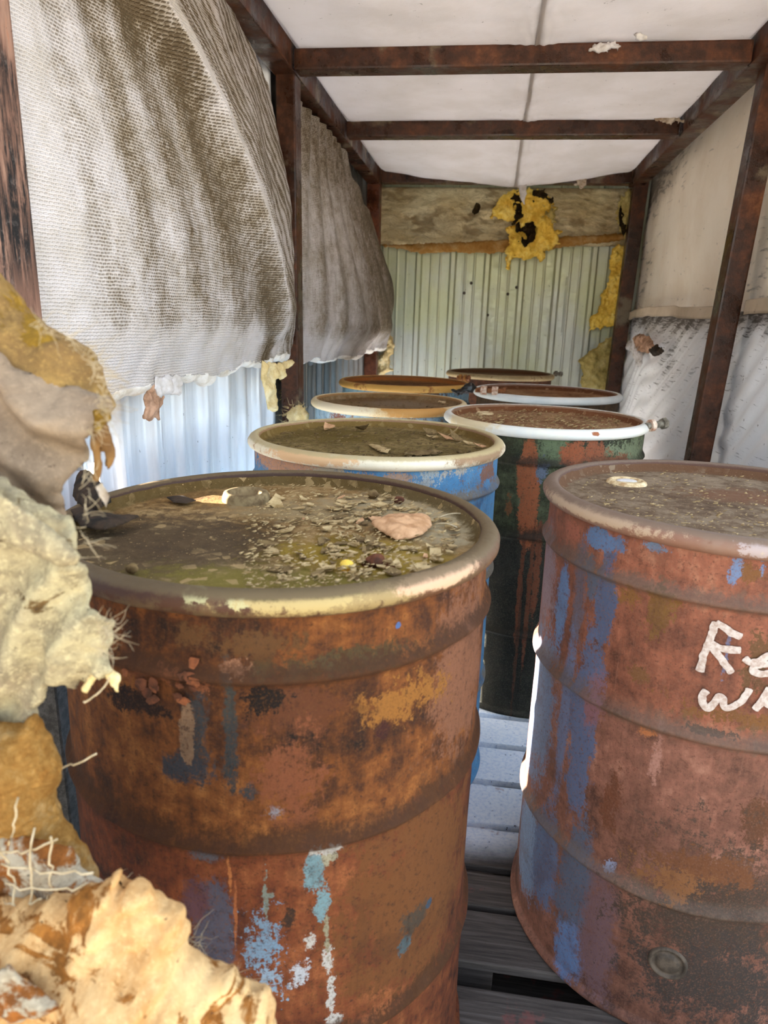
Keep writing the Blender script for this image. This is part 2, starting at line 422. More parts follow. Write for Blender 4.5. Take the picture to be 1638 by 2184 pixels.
def mat_vinyl_weave():
    m = Mat('woven_vinyl_facing', 0.62, 0, 0.35)
    uvx = m.sep(m.warp(m.warp(m.uv, 0.010, 9), 0.003, 90))
    d = m.attr('dirt')
    row = m.f('DIVIDE', uvx[1], 0.0056); k = m.f('FLOOR', row)
    fr = m.f('SUBTRACT', row, k)
    colr = m.f('ADD', m.f('DIVIDE', uvx[0], 0.0082), m.f('MULTIPLY', k, 0.5)); fc = m.f('FRACT', colr)
    wy = m.f('SUBTRACT', 1.0, m.f('MULTIPLY', m.f('ABSOLUTE', m.f('SUBTRACT', fr, 0.5)), 2.0))
    wx = m.f('SUBTRACT', 1.0, m.f('MULTIPLY', m.f('ABSOLUTE', m.f('SUBTRACT', fc, 0.5)), 2.0))
    dash = m.f('MULTIPLY', m.ss(wy, 0.30, 0.85), m.ss(wx, 0.02, 0.42))
    n = m.noise(m.obj, 9, 6, 0.65); nf = m.noise(m.obj, 90, 5, 0.7)
    streak = m.noise(m.map(m.obj, (1, 30, 2.2), rot=(0.5, 0, 0)), 4, 5, 0.6)
    lvl = m.f('ADD', d, m.f('MULTIPLY', m.f('SUBTRACT', n, 0.5), 0.6))
    lvl = m.f('ADD', lvl, m.f('MULTIPLY', m.f('SUBTRACT', streak, 0.5), 0.5))
    lvl = m.f('ADD', lvl, m.f('MULTIPLY', m.f('SUBTRACT', m.noise(m.obj, 36, 6, 0.75), 0.5), 0.55))
    inpit = m.ss(m.f('ADD', m.f('MULTIPLY', dash, 0.55), m.f('ADD', m.f('MULTIPLY', lvl, 0.75), m.f('MULTIPLY', m.f('SUBTRACT', nf, 0.5), 1.3))), 0.44, 0.90)
    film = m.ss(lvl, 0.15, 1.05)
    col = m.mix(m.ss(n, 0.3, 0.75), C(198, 190, 188), C(178, 168, 158))
    col = m.mix(m.f('MULTIPLY', film, 0.80), col, C(122, 105, 76))
    col = m.mix(m.f('MULTIPLY', inpit, m.ss(lvl, -0.25, 0.9)), col, C(82, 66, 44))
    h = m.f('ADD', m.f('MULTIPLY', dash, -1.0), m.f('MULTIPLY', nf, 0.35))
    return m.done(col, 0.62, m.bump(h, 0.7, 0.0025))
VINYL_L = mat_vinyl_weave()

def mat_vinyl(name, base, tint, dirt=C(104, 88, 70), streaks=None, amt=0.5, spots=True, wrinkle=0.0):
    m = Mat(name, 0.7, 0, 0.3)
    n = m.noise(m.obj, 4, 6, 0.6); nf = m.noise(m.obj, 70, 5, 0.7); d = m.attr('dirt')
    col = m.mix(m.ss(n, 0.35, 0.7), base, tint)
    lvl = m.f('ADD', d, m.f('MULTIPLY', m.f('SUBTRACT', n, 0.5), 0.7))
    col = m.mix(m.f('MULTIPLY', m.ss(lvl, 0.2, 1.0), 0.7), col, dirt)
    if streaks:
        st = m.noise(m.map(m.warp(m.obj, 0.10, 2.5), (1, streaks[0], streaks[1]), rot=(streaks[2], 0, 0)), 5, 6, 0.65)
        sm = m.ss(m.f('ADD', st, m.f('MULTIPLY', lvl, 0.30)), 0.66, 0.80)
        col = m.mix(m.f('MULTIPLY', sm, amt), col, C(66, 56, 48))
    if spots:
        sp = m.ss(m.noise(m.obj, 34, 4, 0.75), 0.665, 0.71); col = m.mix(m.f('MULTIPLY', sp, 0.7), col, C(84, 70, 54))
    nm = m.bump(m.f('ADD', nf, m.f('MULTIPLY', n, 1.5)), 0.25, 0.003)
    if wrinkle:
        wr = m.noise(m.map(m.warp(m.obj, 0.20, 3.0), (3, 3, 11), rot=(0, 0.35, 0)), 3.2, 7, 0.68, 0.8)
        wv = m.f('ABSOLUTE', m.f('SUBTRACT', wr, 0.5))
        col = m.mix(m.f('MULTIPLY', m.ss(wv, 0.035, 0.0), 0.35), col, dirt)
        nm = m.bump(wv, wrinkle, 0.03, nm)
    return m.done(col, 0.7, nm)
def let_light_through(m, amt, col):
    """thin sheet that passes part of the daylight falling on its other side"""
    nt = m.node_tree; b = nt.nodes['Principled BSDF']; out = nt.nodes['Material Output']
    t = nt.nodes.new('ShaderNodeBsdfTranslucent'); t.inputs[0].default_value = col
    mx = nt.nodes.new('ShaderNodeMixShader'); mx.inputs[0].default_value = amt
    nt.links.new(b.outputs[0], mx.inputs[1]); nt.links.new(t.outputs[0], mx.inputs[2]); nt.links.new(mx.outputs[0], out.inputs[0])
    return m
VINYL_C = mat_vinyl('ceiling_vinyl_facing', C(238, 232, 232), C(222, 214, 210), C(132, 114, 94))
let_light_through(VINYL_C, 0.20, C(244, 240, 240))  # translucency added so the ceiling glows and lights the shed
VINYL_RU = mat_vinyl('cream_vinyl_facing', C(248, 236, 218), C(238, 222, 200), streaks=(1.2, 8, 0.25), amt=0.6)
VINYL_RL = mat_vinyl('streaked_vinyl_facing', C(250, 250, 250), C(244, 244, 246), streaks=(2.4, 26, 0.62), amt=0.8)
VINYL_B = mat_vinyl('stained_back_facing', C(238, 222, 180), C(214, 190, 140), C(124, 92, 46), streaks=None, wrinkle=1.0)
TAPE = mat_vinyl('seam_tape', C(206, 188, 164), C(184, 164, 138))

def mat_wool(name, a, b, c, bump=1.0):
    m = Mat(name, 1.0, 0, 0.05)
    n = m.noise(m.obj, 14, 8, 0.72, 0.6); nf = m.noise(m.obj, 130, 6, 0.8, 1.5)
    col = m.ramp(m.f('ADD', m.f('MULTIPLY', n, 0.7), m.f('MULTIPLY', nf, 0.3)), [(0.32, a), (0.5, b), (0.66, c)])
    return m.done(col, 1.0, m.bump(m.f('ADD', n, nf), bump, 0.008))
WOOL_Y = mat_wool('yellow_glass_wool', C(206, 156, 48), C(246, 206, 92), C(254, 234, 150), 0.4)
WOOL_O = mat_wool('ochre_glass_wool', C(150, 92, 34), C(192, 142, 76), C(216, 184, 132))
WOOL_P = mat_wool('pale_glass_wool', C(196, 160, 100), C(230, 204, 148), C(246, 232, 196), 0.5)
WOOL_G = mat_wool('grey_yellow_wool', C(150, 124, 62), C(226, 202, 124), C(246, 232, 172))
WOOL_R = mat_wool("brown_yellow_wool_roll", C(92, 62, 22), C(150, 112, 44), C(188, 156, 78))
WOOL_D = mat_wool('black_wool_hole_shade', C(22, 18, 14), C(52, 40, 26), C(104, 84, 50))  # black colour painted in for the dark of holes

def mat_batt(name, a, b, hole, amt=0.0, fuzzy=0.5):
    """ripped facing: stained sheet with worn spots where the wool shows"""
    m = Mat(name, 0.85, 0, 0.2)
    n = m.noise(m.obj, 9, 8, 0.7, 0.4); n2 = m.noise(m.obj, 48, 7, 0.75, 0.5); n3 = m.noise(m.obj, 200, 5, 0.75); d = m.attr('dirt')
    col = m.mix(m.ss(n, 0.36, 0.64), a, b)
    col = m.mix(m.f('MULTIPLY', m.ss(n2, 0.42, 0.62), fuzzy), col, tuple(c * 0.62 for c in a[:3]) + (1,))
    col = m.mix(m.f('MULTIPLY', m.ss(n3, 0.5, 0.66), fuzzy), col, tuple(min(1, c * 1.35) for c in b[:3]) + (1,))
    w = m.ss(m.f('ADD', m.f('MULTIPLY', m.noise(m.map(m.obj, loc=(3, 1, 0)), 13, 8, 0.68, 0.8), 0.8), m.f('ADD', m.f('MULTIPLY', n2, 0.2), m.f('MULTIPLY', d, 0.05))), 0.63 - amt, 0.67 - amt)
    col = m.mix(w, col, m.mix(m.ss(n2, 0.35, 0.65), hole, tuple(c * 0.45 for c in hole[:3]) + (1,)))
    col = m.mix(m.ss(m.noise(m.map(m.obj, (1, 1, 2.2), rot=(0, 0.5, 0)), 85, 4, 0.7), 0.66, 0.71), col, C(54, 42, 34))
    h = m.f('ADD', m.f('MULTIPLY', n2, 0.8), m.f('ADD', m.f('MULTIPLY', n3, 0.4), m.f('MULTIPLY', w, -0.6)))
    return m.done(col, 0.85, m.bump(h, 0.5, 0.003))
def mat_plain(name, a, b, rough=0.8, scale=30, bump=0.3, metal=0.0, spec=0.3):
    m = Mat(name, rough, metal, spec); n = m.noise(m.obj, scale, 6, 0.65)
    return m.done(m.mix(m.ss(n, 0.35, 0.68), a, b), rough, m.bump(n, bump, 0.002))
VINYL_F = mat_batt('torn_foreground_facing', C(126, 106, 86), C(150, 128, 104), C(88, 56, 24), 0.03, 0.35)
VINYL_F2 = mat_batt('pale_fuzzy_foreground_facing', C(138, 122, 96), C(168, 154, 118), C(108, 82, 46), 0.04, 0.7)
VINYL_F3 = mat_batt('ripped_white_facing', C(150, 136, 114), C(172, 158, 134), C(150, 90, 36), 0.12)
WOOL_L = mat_batt('cream_and_ochre_wool', C(182, 134, 80), C(212, 176, 124), C(164, 104, 42), 0.10, 0.3)
BROWNSTRIP = mat_plain('ochre_torn_strip', C(134, 98, 54), C(96, 66, 34), 0.9)
WOOL_RR = mat_batt('brown_wool_roll_skin', C(118, 88, 50), C(146, 114, 62), C(156, 116, 34), 0.05, 0.5)
PAPER = mat_plain('grey_paper', C(198, 184, 166), C(150, 124, 96), 0.85)
WHITEFLAP = mat_plain('white_vinyl_flap', C(206, 200, 198), C(180, 170, 160), 0.6)
BROWNFLAP = mat_plain('brown_paper_flap', C(190, 150, 122), C(128, 94, 70), 0.9)
LEAF = mat_plain('dry_leaf_skin', C(206, 160, 118), C(170, 124, 84), 0.7, 60)
FLAKE = mat_plain('paint_flake_skin', C(190, 164, 118), C(136, 108, 64), 0.85, 40)
FLAKE_D = mat_plain('dark_flake_skin', C(128, 104, 66), C(82, 60, 32), 0.9, 40)
CHALK = mat_plain('white_paint_marks', C(186, 174, 166), C(156, 136, 124), 0.9, 160, 0.3)
BLACKBAG = mat_plain('black_plastic', C(16, 16, 18), C(34, 32, 32), 0.35, 30, 0.5, 0, 0.5)
BOLT_RUST = mat_plain('rusty_bolt_steel', C(150, 96, 58), C(92, 52, 30), 0.8, 60)
BOLT_GREY = mat_plain('grey_bolt_steel', C(150, 144, 130), C(104, 96, 84), 0.5, 60, 0.2, 0.4)
LUG_WHITE = mat_plain('white_lug_steel', C(232, 214, 194), C(170, 110, 76), 0.6, 70)
BUNG_PALE = mat_plain('pale_bung_cap', C(226, 204, 160), C(170, 132, 88), 0.6, 80)
BUNG_DARK = mat_plain('dusty_bung_ring', C(136, 116, 82), C(92, 72, 46), 0.85, 60)
DARKWOOD = mat_plain('dark_litter_and_bung_shade', C(64, 48, 34), C(30, 24, 18), 0.9, 30, 0.8)
RUST_SCALE = mat_plain("rust_scale_skin", C(104, 58, 34), C(60, 34, 20), 0.9, 60, 0.6)
RUST_SCALE_L = mat_plain("orange_rust_scale_skin", C(130, 74, 42), C(92, 52, 30), 0.9, 60, 0.6)
PLUGM = mat_plain("grimy_plug_steel", C(84, 72, 60), C(54, 46, 38), 0.7, 60, 0.5)
ORANGELUG = mat_plain("orange_lug_steel", C(190, 132, 66), C(130, 80, 40), 0.7, 60)
SCRIM = mat_plain('scrim_thread', C(190, 172, 140), C(160, 138, 102), 0.9, 60)

def mat_wood():
    m = Mat('weathered_pallet_boards', 0.8, 0, 0.25)
    g = m.noise(m.map(m.obj, (2.5, 40, 40)), 3, 7, 0.65, 0.3); n = m.noise(m.obj, 5, 6, 0.6); nf = m.noise(m.obj, 120, 4)
    col = m.ramp(g, [(0.3, C(52, 46, 42)), (0.5, C(76, 68, 62)), (0.7, C(98, 90, 84))])
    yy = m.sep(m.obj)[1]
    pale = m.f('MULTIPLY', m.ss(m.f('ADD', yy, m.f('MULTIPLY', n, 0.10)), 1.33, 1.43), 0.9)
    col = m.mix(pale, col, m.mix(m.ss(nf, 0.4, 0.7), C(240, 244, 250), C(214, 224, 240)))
    red = m.ss(m.noise(m.map(m.obj, loc=(0.3, 0.2, 0)), 11, 5, 0.6), 0.62, 0.68); col = m.mix(m.f('MULTIPLY', red, 0.55), col, C(128, 72, 66))
    col = m.mix(m.ss(nf, 0.66, 0.72), col, C(74, 64, 56))
    return m.done(col, 0.8, m.bump(m.f('ADD', g, m.f('MULTIPLY', nf, 0.3)), 0.4, 0.003))
WOOD = mat_wood()
ROOFSHEET = let_light_through(mat_plain('added_translucent_roof', C(236, 236, 230), C(220, 220, 212), 0.5), 0.6, C(246, 248, 248))  # translucency invented to let daylight fill the shed
BOUNCE_GRAVEL = mat_plain('bounce_gravel', C(196, 188, 174), C(158, 150, 136), 0.95, 8)  # paleness chosen to bounce sunlight into the shed
GROUND = mat_plain('packed_soil', C(92, 84, 72), C(58, 52, 44), 0.95, 6)
GRASS = mat_plain('rough_grass', C(96, 120, 52), C(62, 84, 30), 0.95, 3)

# ================================================================ SETTING
ZC = 2.048            # underside of the roof blanket
YB = 4.40            # inner plane of the back wall
# ground inside and unseen ground outside, made pale to bounce sunlight in
def flat(name, x0, x1, y0, y1, z, mat, kind='structure', n=2):
    xs, ys = np.linspace(x0, x1, n), np.linspace(y0, y1, n)
    X = np.stack(list(np.meshgrid(xs, ys)) + [np.full((n, n), z)], -1)
    return tag(sheet(name, X, mat), kind=kind)
flat('floor', -0.86, 0.88, -0.35, 4.62, 0.0, GROUND)
flat('ground', -40, 40, -60, 60, -0.04, BOUNCE_GRAVEL)

def rib_profile(y, major=0.2032, h=0.025, phase=0.0):
    t = (y - phase) / major; t = (t - np.floor(t)) * major
    d = np.minimum(t, major - t)
    p = h * (1 - sstep(d, 0.012, 0.021))
    for c in (0.074, 0.129):
        p = p + 0.0035 * (1 - sstep(np.abs(t - c), 0.003, 0.008))
    return p
def rib_wide(y, phase=0.0):
    """wall sheet: narrow ribs between wide flats with one low crease"""
    t = (y - phase) / 0.150; t = (t - np.floor(t)) * 0.150; d = np.minimum(t, 0.150 - t)
    return 0.026 * (1 - sstep(d, 0.008, 0.016)) + 0.004 * (1 - sstep(np.abs(t - 0.075), 0.012, 0.018))
def panel_y(name, x, y0, y1, z0, z1, mat, parent, sgn=1, phase=0.0, dent=0.0, seed=0):
    ny = int((y1 - y0) / 0.0035); nz = max(2, int((z1 - z0) / 0.03)) if dent else 2
    Y, Z = np.meshgrid(np.linspace(y0, y1, ny), np.linspace(z0, z1, nz))
    p = rib_wide(Y, phase)
    if dent: p = p + dent * fbm(np.stack([Y * 3, Z * 2, 0 * Y + seed], -1), 3)
    if dent: Y = Y + 0.008 * fbm(np.stack([0 * Y, Z * 7, np.floor(Y / 0.2) + seed], -1), 2)
    return sheet(name, np.stack([x + sgn * p, Y, Z], -1), mat, parent, thick=0.0012, flip=sgn < 0)
def panel_x(name, y, x0, x1, z0, z1, mat, parent, phase=0.0):
    nx = int((x1 - x0) / 0.003); nz = 8
    Xx, Z = np.meshgrid(np.linspace(x0, x1, nx), np.linspace(z0, z1, nz))
    p = rib_profile(Xx, phase=phase) + 0.0025 * fbm(np.stack([Xx * 4, Z * 3, 0 * Z], -1), 2)
    return sheet(name, np.stack([Xx, y - p, Z], -1), mat, parent, thick=0.0012)

wl = empty('wall_left', (-0.765, 2.4, 0), kind='structure')
def kid(o, root):
    o.parent = root; o.location = (o.location[0] - root.location[0], o.location[1] - root.location[1], o.location[2] - root.location[2]); return o
for _a in ((-0.30, 1.026, 0.0, 2.16), (1.026, 1.076, 0.0, 1.082), (1.026, 1.076, 1.121, 2.16), (1.076, 1.215, 0.0, 2.16)):   # near end lengthened unseen to block sun; cut hole lets a sun spot in
    kid(panel_y('sheet_panel', -0.768, *_a, PANEL_LEFT, None, 1, 0.02), wl)
kid(panel_y('sheet_panel', -0.765, 1.305, 2.49, 0.64, 2.16, PANEL_LEFT, None, 1, 0.03, 0.004, 2), wl)  # this and the next two left open below, unseen, to let light in
kid(panel_y('sheet_panel', -0.762, 2.47, 3.02, 0.70, 2.16, PANEL_DARK, None, 1, 0.03, 0.007, 5), wl)
kid(panel_y('sheet_panel', -0.765, 2.99, 4.56, 0.66, 2.16, PANEL_DARK, None, 1, 0.03), wl)
kid(panel_y('sheet_panel', -0.766, 1.205, 1.315, 0.985, 2.16, PANEL_LEFT, None, 1, 0.02), wl)
kid(panel_y('sheet_panel', -0.766, 1.205, 1.420, 0.0, 0.66, PANEL_LEFT, None, 1, 0.02), wl)  # lengthened out of view to keep sun off the pallet
wr = empty('wall_right', (0.86, 2.4, 0), kind='structure')
for a, b in ((1.85, 3.15), (3.12, 4.56)):  # near end left open, out of view, to let more daylight in
    kid(panel_y('sheet_panel', 0.86, a, b, 0.0, 2.16, PANEL_LEFT, None, -1, 0.03), wr)
wb = empty('wall_back', (0, YB + 0.07, 0), kind='structure')
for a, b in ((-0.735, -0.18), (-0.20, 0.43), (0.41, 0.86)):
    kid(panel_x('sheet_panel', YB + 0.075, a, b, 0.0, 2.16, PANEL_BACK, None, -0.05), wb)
# screws through the back sheet
for px, py in ((1040, 672), (1005, 604), (990, 625), (1102, 613), (1083, 627), (1030, 690)):
    p = on_plane(px, py, 1, YB + 0.062)
    bm = bmesh.new()
    bmesh.ops.create_cone(bm, cap_ends=True, segments=6, radius1=0.006, radius2=0.005, depth=0.008, matrix=Matrix.Translation((p[0], YB + 0.058, p[2])) @ Matrix.Rotation(PI / 2, 4, 'X'))
    bmesh.ops.create_cone(bm, cap_ends=True, segments=12, radius1=0.009, radius2=0.009, depth=0.002, matrix=Matrix.Translation((p[0], YB + 0.066, p[2])) @ Matrix.Rotation(PI / 2, 4, 'X'))
    kid(bm_obj('screw', bm, PLUGM), wb)
roof = empty('ceiling', (0, 2.4, 2.16), kind='structure')
for a, b in ((-0.80, 0.05), (0.03, 0.90)):
    Xx, Yy = np.meshgrid(np.linspace(a, b, 180), [0.80, 4.6])
    kid(sheet('roof_sheet', np.stack([Xx, Yy, 2.17 - rib_profile(Xx)], -1), ROOFSHEET, thick=0.0012), roof)

# ---------------------------------------------------------------- welded tube frame
fr = empty('tube_framework', (0, 2.4, 0), 'rusted square tube frame of posts, rafters and purlins carrying the white lined shed', 'frame')
T = 0.074
def fbeam(name, p0, p1, mat=FRAME, w=T, h=T, up=(0, 0, 1)):
    return kid(beam(name, p0, p1, w, h, mat, None, up), fr)
# posts (old frame leans outward a little)
fbeam('post', (-0.690, 0.985, 0), (-0.716, 0.985, 2.02), NEARPOST, up=(0, 1, 0))
fbeam('post', (-0.668, 2.455, 0), (-0.690, 2.455, 2.02), FRAME, w=0.062, up=(0, 1, 0))
fbeam('post', (-0.690, 4.270, 0), (-0.705, 4.270, 2.02), POSTM, up=(0, 1, 0))
fbeam('post', (0.658, 2.425, 0), (0.748, 2.425, 2.02), FRAME, w=0.064, up=(0, 1, 0))
fbeam('post', (0.690, 4.270, 0), (0.735, 4.270, 2.02), FRAME, up=(0, 1, 0))
# rafters run to the back
fbeam('rafter', (-0.682, 0.6, 2.045), (-0.700, 4.30, 2.035), FRAME)
fbeam('rafter', (0.706, 0.6, 2.045), (0.715, 4.30, 2.035), FRAME)
# purlins across
PURL = ((2.402, 2.0285), (3.213, 2.0285), (4.205, 2.026))
for y, z in PURL:
    fbeam('purlin', (-0.647, y, z), (0.668, y, z), FRAME, h=0.057)

# ---------------------------------------------------------------- ceiling blanket: two sheets with a seam
def ceil_z(X, Y, side):
    z = ZC + 0.012 + 0 * X
    for a, b in ((0.6, 2.402), (2.402, 3.213), (3.213, 4.2)):
        t = np.clip((Y - a) / (b - a), 0, 1); z = z - np.where((Y >= a) & (Y < b), 0.016 * np.sin(PI * t), 0)
    # the seam edge droops, much more in the last bay where the sheet hangs down over the back purlin
    ds = np.abs(X - 0.075)
    last = sstep(Y, 3.45, 4.16)
    z = z - last * (0.050 * np.exp(-ds / 0.30) + 0.034 * sstep(np.abs(X), 0.75, 0.25))
    z = z - 0.010 * np.exp(-ds / 0.05) * (1 - last)
    z = z + 0.006 * np.exp(-(ds / 0.014) ** 2)
    z = z + 0.004 * fbm(np.stack([X * 5, Y * 5, 0 * X + side], -1), 3) + 0.0018 * np.exp(-ds / 0.06) * np.sin(X * 160 + 9 * vnoise(np.stack([X * 6, Y * 9, 0 * X], -1)))
    z = z + 0.030 * sstep(np.abs(X - 0.01), 0.640, 0.668) - 0.004 * side * np.exp(-ds / 0.03)   # over the side rafters; the right sheet laps under
    return z
for side, (xa, xb) in enumerate(((-0.755, 0.0800), (0.0680, 0.840))):
    Xx, Yy = np.meshgrid(np.linspace(0, 1, 170), np.linspace(0.85, 4.20, 420))
    if side == 0:
        Xx = xa + (xb - xa) * Xx - 0.004 * fbm(np.stack([0 * Xx, Yy * 9, 0 * Xx], -1), 3) * Xx
    else:
        Xx = xa + (xb - xa) * Xx
    Z = ceil_z(Xx, Yy, side)
    d = 1.1 * np.exp(-np.abs(Xx - 0.075) / 0.006) + 0.3 * np.exp(-np.abs(Xx - 0.075) / 0.04) + 0.35 * sstep(np.abs(Xx), 0.50, 0.68) + 0.25 * sstep(Yy, 3.8, 4.2)
    for y, z in PURL: d = d + 0.5 * np.exp(-np.abs(Yy - y) / 0.035)
    lab = 'white ceiling insulation sheet left of the centre seam above the purlins' if side == 0 else 'white ceiling insulation sheet right of the centre seam, with small tears'
    tag(sheet('ceiling_insulation', np.stack([Xx, Yy, Z], -1), VINYL_C, attr={'dirt': d}, thick=0.004, flip=True), lab, 'insulation', 'ceiling insulation sheets')
bm = bmesh.new(); box_bm(bm, (0.04, 4.38, 2.098), (1.62, 0.26, 0.02)); tag(bm_obj('light_block_1', bm, FRAME), kind='structure')  # plate added above the back purlin to block roof light
# loose seam tape hanging below the back end of the seam and a thread
fl = px_y([(1098, 345), (1116, 350), (1120, 372), (1124, 405), (1118, 436), (1109, 420), (1106, 392)], 4.12)
tag(puffy('seam_flap', fl, to_y(4.12), WHITEFLAP, res=0.004, bulge=0.004, back=0.002, width=0.01, edge=0.003, nz=0.004),
    'narrow white flap of seam tape dangling in front of the yellow wool patch', 'flap')
# ragged holes in the ceiling sheet: curled paper scraps
for k, (px, py, s, lab) in enumerate(((1240, 389, 0.045, 'torn paper scrap hanging in front of the back purlin'), (1288, 100, 0.050, 'white paper shreds hanging over the upper edge of the nearest purlin'), (1362, 78, 0.018, 'tiny torn tab on the ceiling sheet above the nearest purlin'), (1425, 256, 0.070, 'torn paper edge above the middle purlin near the right rafter'))):
    y0 = (4.15, 2.345, 1.98, 3.150)[k]
    c = on_plane(px, py, 1, y0)[[0, 2]]
    an = np.linspace(0, 2 * PI, 14, endpoint=False); rg = np.random.default_rng(k + 3)
    rr = s * rg.uniform(0.45, 1.0, 14)
    asp = (0.9, 0.35, 0.7, 0.30)[k]
    tag(puffy('paper_shred', np.stack([c[0] + rr * np.cos(an), c[1] + asp * rr * np.sin(an)], -1), to_y(y0), (PAPER, WHITEFLAP, WHITEFLAP, PAPER)[k], res=0.003, bulge=0.006, back=0.004, width=0.008, edge=0.007, escale=90, nz=0.010, nscale=60, seed=k), lab, 'shred')

# ================================================================ LEFT WALL BLANKETS
def ridge_y(z):
    return interp(z, [1.05, 1.186, 1.33, 1.467, 1.59, 1.695, 1.814, 1.95, 2.08], [2.30, 2.15, 1.975, 1.80, 1.70, 1.59, 1.39, 1.14, 0.88])
def left_blanket():
    nu, nv = 420, 380
    S, Tt = np.meshgrid(np.linspace(0, 1, nu), np.linspace(0, 1, nv))
    zb = 1.150
    Z = 2.055 - Tt * (2.055 - zb)
    yr = interp(Z, [1.10, 1.15, 1.40, 1.67, 1.80, 1.93, 1.99, 2.06], [2.44, 2.435, 2.435, 2.42, 2.38, 2.28, 2.08, 1.80])
    Y = 0.90 + S * (yr - 0.90)
    # bottom edge: ragged and a bit lower at the near side
    Z = Z + Tt ** 6 * (0.012 * fbm(np.stack([Y * 9, 0 * Y, 0 * Y], -1), 4) - 0.02 * sstep(Y, 1.9, 1.2))
    bay = np.sin(PI * np.clip((Y - 0.93) / (2.45 - 0.93), 0, 1))
    bel = sstep(Tt, 0.0, 0.75) * (1 - 0.5 * sstep(Tt, 0.86, 1.0))
    X = -0.722 + 0.085 * bay ** 0.7 * bel + 0.03 * bay
    X = X + 0.035 * sstep(S, 0.80, 1.0) * sstep(Tt, 0.1, 0.5)
    d = (Y - ridge_y(Z)) * 0.66            # distance across the fold
    fold = np.where(d > 0, np.exp(-(d / 0.17) ** 1.4), np.exp(-(np.abs(d) / 0.030) ** 1.6))
    X = X + 0.060 * fold * sstep(Tt, 1.0, 0.80)
    # creases parallel to the fold on its far side, fans on the near side
    wob = d * 150 + 5 * vnoise(np.stack([Y * 2.2, Z * 2.2, 0 * Y], -1)) + 2 * vnoise(np.stack([d * 40, Z * 1.5, 0 * Y], -1))
    X = X + 0.0050 * np.sin(wob) * sstep(d, 0.01, 0.05) * np.exp(-np.abs(d) / 0.16)
    ang = np.arctan2(Y - 1.06, 2.5 - Z)
    X = X + 0.006 * np.sin(ang * 40 + 1.6 * vnoise(np.stack([Y * 2, Z * 2, 0 * Y + 4], -1))) * sstep(d, -0.05, -0.2) * (0.15 + 0.85 * sstep(Tt, 0.6, 0.0))
    X = X + 0.010 * fbm(np.stack([Y * 4, Z * 4, 0 * Y], -1), 3) + 0.0022 * fbm(np.stack([Y * 30, Z * 30, 0 * Y], -1), 2)
    # puckers along the bottom
    X = X + 0.003 * np.sin(Y * 62 + 6 * vnoise(np.stack([Y * 7, Z * 5, 0 * Y], -1))) * sstep(Tt, 0.86, 0.97)
    # dirt kept in the weave
    dirt = 0.36 + 0.62 * np.exp(-(np.clip(-d, 0, 9) / 0.24)) * (d < 0) + 0.16 * (d > 0) * sstep(d, 0.0, 0.05)
    dirt = dirt + 0.32 * sstep(Z, 1.62, 1.95) * sstep(Y, 1.05, 1.35) * (d < 0)
    dirt = dirt - 0.42 * sstep(Y, 1.28, 0.98) + 0.40 * sstep(Y, 2.02, 2.4) * sstep(Z, 1.5, 1.2) * (d < 0.02)
    dirt = dirt + 0.34 * np.sin(wob + 1.9) * sstep(d, 0.01, 0.05)
    dirt = dirt - 0.95 * np.exp(-((d - 0.024) / 0.034) ** 2) - 0.55 * sstep(Tt, 0.86, 0.93) * sstep(Y, 2.1, 1.9)
    dirt = dirt + 0.14 * np.sin(ang * 46 + 1.6 * vnoise(np.stack([Y * 2, Z * 2, 0 * Y + 4], -1)) + 2.4) * (d < 0)
    root = empty('wall_insulation', (-0.70, 1.7, 1.15), 'large sagging dirty white woven insulation blanket between the near and middle left posts', 'insulation', 'wall insulation blankets')
    U = Y + 0 * Z; V = Z
    kid(sheet('facing', np.stack([X, Y, Z], -1), VINYL_L, None, {'dirt': dirt}, uv=np.stack([U, V], -1), thick=0.003), root)
    # the wool behind the facing shows as a pale torn edge at the bottom
    nb = 30
    tt = np.linspace(0, 1, nb)[:, None]; yy = Y[-1][None, :]
    rag = 0.010 * fbm(np.stack([yy * 26, 0 * yy, 0 * yy + 2], -1), 4)
    xe, ze = X[-1][None, :], Z[-1][None, :]
    a = PI * tt
    Xw = xe - 0.020 + 0.020 * np.cos(a) + 0 * yy; Zw = ze + 0.004 - np.sin(a) * (0.020 + rag); Yw = yy + 0 * tt
    Xw = Xw + 0.004 * fbm(np.stack([Yw * 40, Zw * 60, 0 * Zw], -1), 3)
    kid(sheet('torn_edge', np.stack([Xw, Yw, Zw], -1), WOOL_EDGE, None, thick=0.002), root)
    return root
WOOL_EDGE = mat_wool('white_torn_edge', C(196, 178, 150), C(236, 228, 218), C(250, 246, 242), 0.6)
LB = left_blanket()
# scraps hanging below it
def flapx(name, pts, x0, mat, lab, parent=None, **k):
    o = puffy(name, px_x(pts, x0), to_x(x0), mat, parent, res=0.003, bulge=0.007, back=0.004, width=0.012, edge=0.004, nz=0.010, nscale=30, **k)
    return tag(o, lab, 'scrap', 'scraps under the left blanket') if lab else o
flapx('paper_scrap', [(322, 812), (342, 810), (345, 850), (338, 870), (342, 895), (330, 893), (318, 902), (306, 892), (312, 868), (306, 850), (316, 830)], -0.66, BROWNFLAP, 'crumpled brown paper strip hanging below the large left blanket')
flapx('vinyl_scrap', [(331, 803), (386, 800), (387, 820), (382, 842), (362, 838), (336, 848), (330, 830)], -0.655, WHITEFLAP, 'white vinyl tab hanging beside the brown paper strip')
flapx('wool_scrap', [(560, 772), (590, 775), (622, 766), (620, 778), (604, 790), (600, 808), (583, 810), (590, 850), (588, 878), (572, 872), (565, 832), (556, 800)], -0.640, WOOL_P, 'cream wool shred dangling at the far lower corner of the large left blanket')

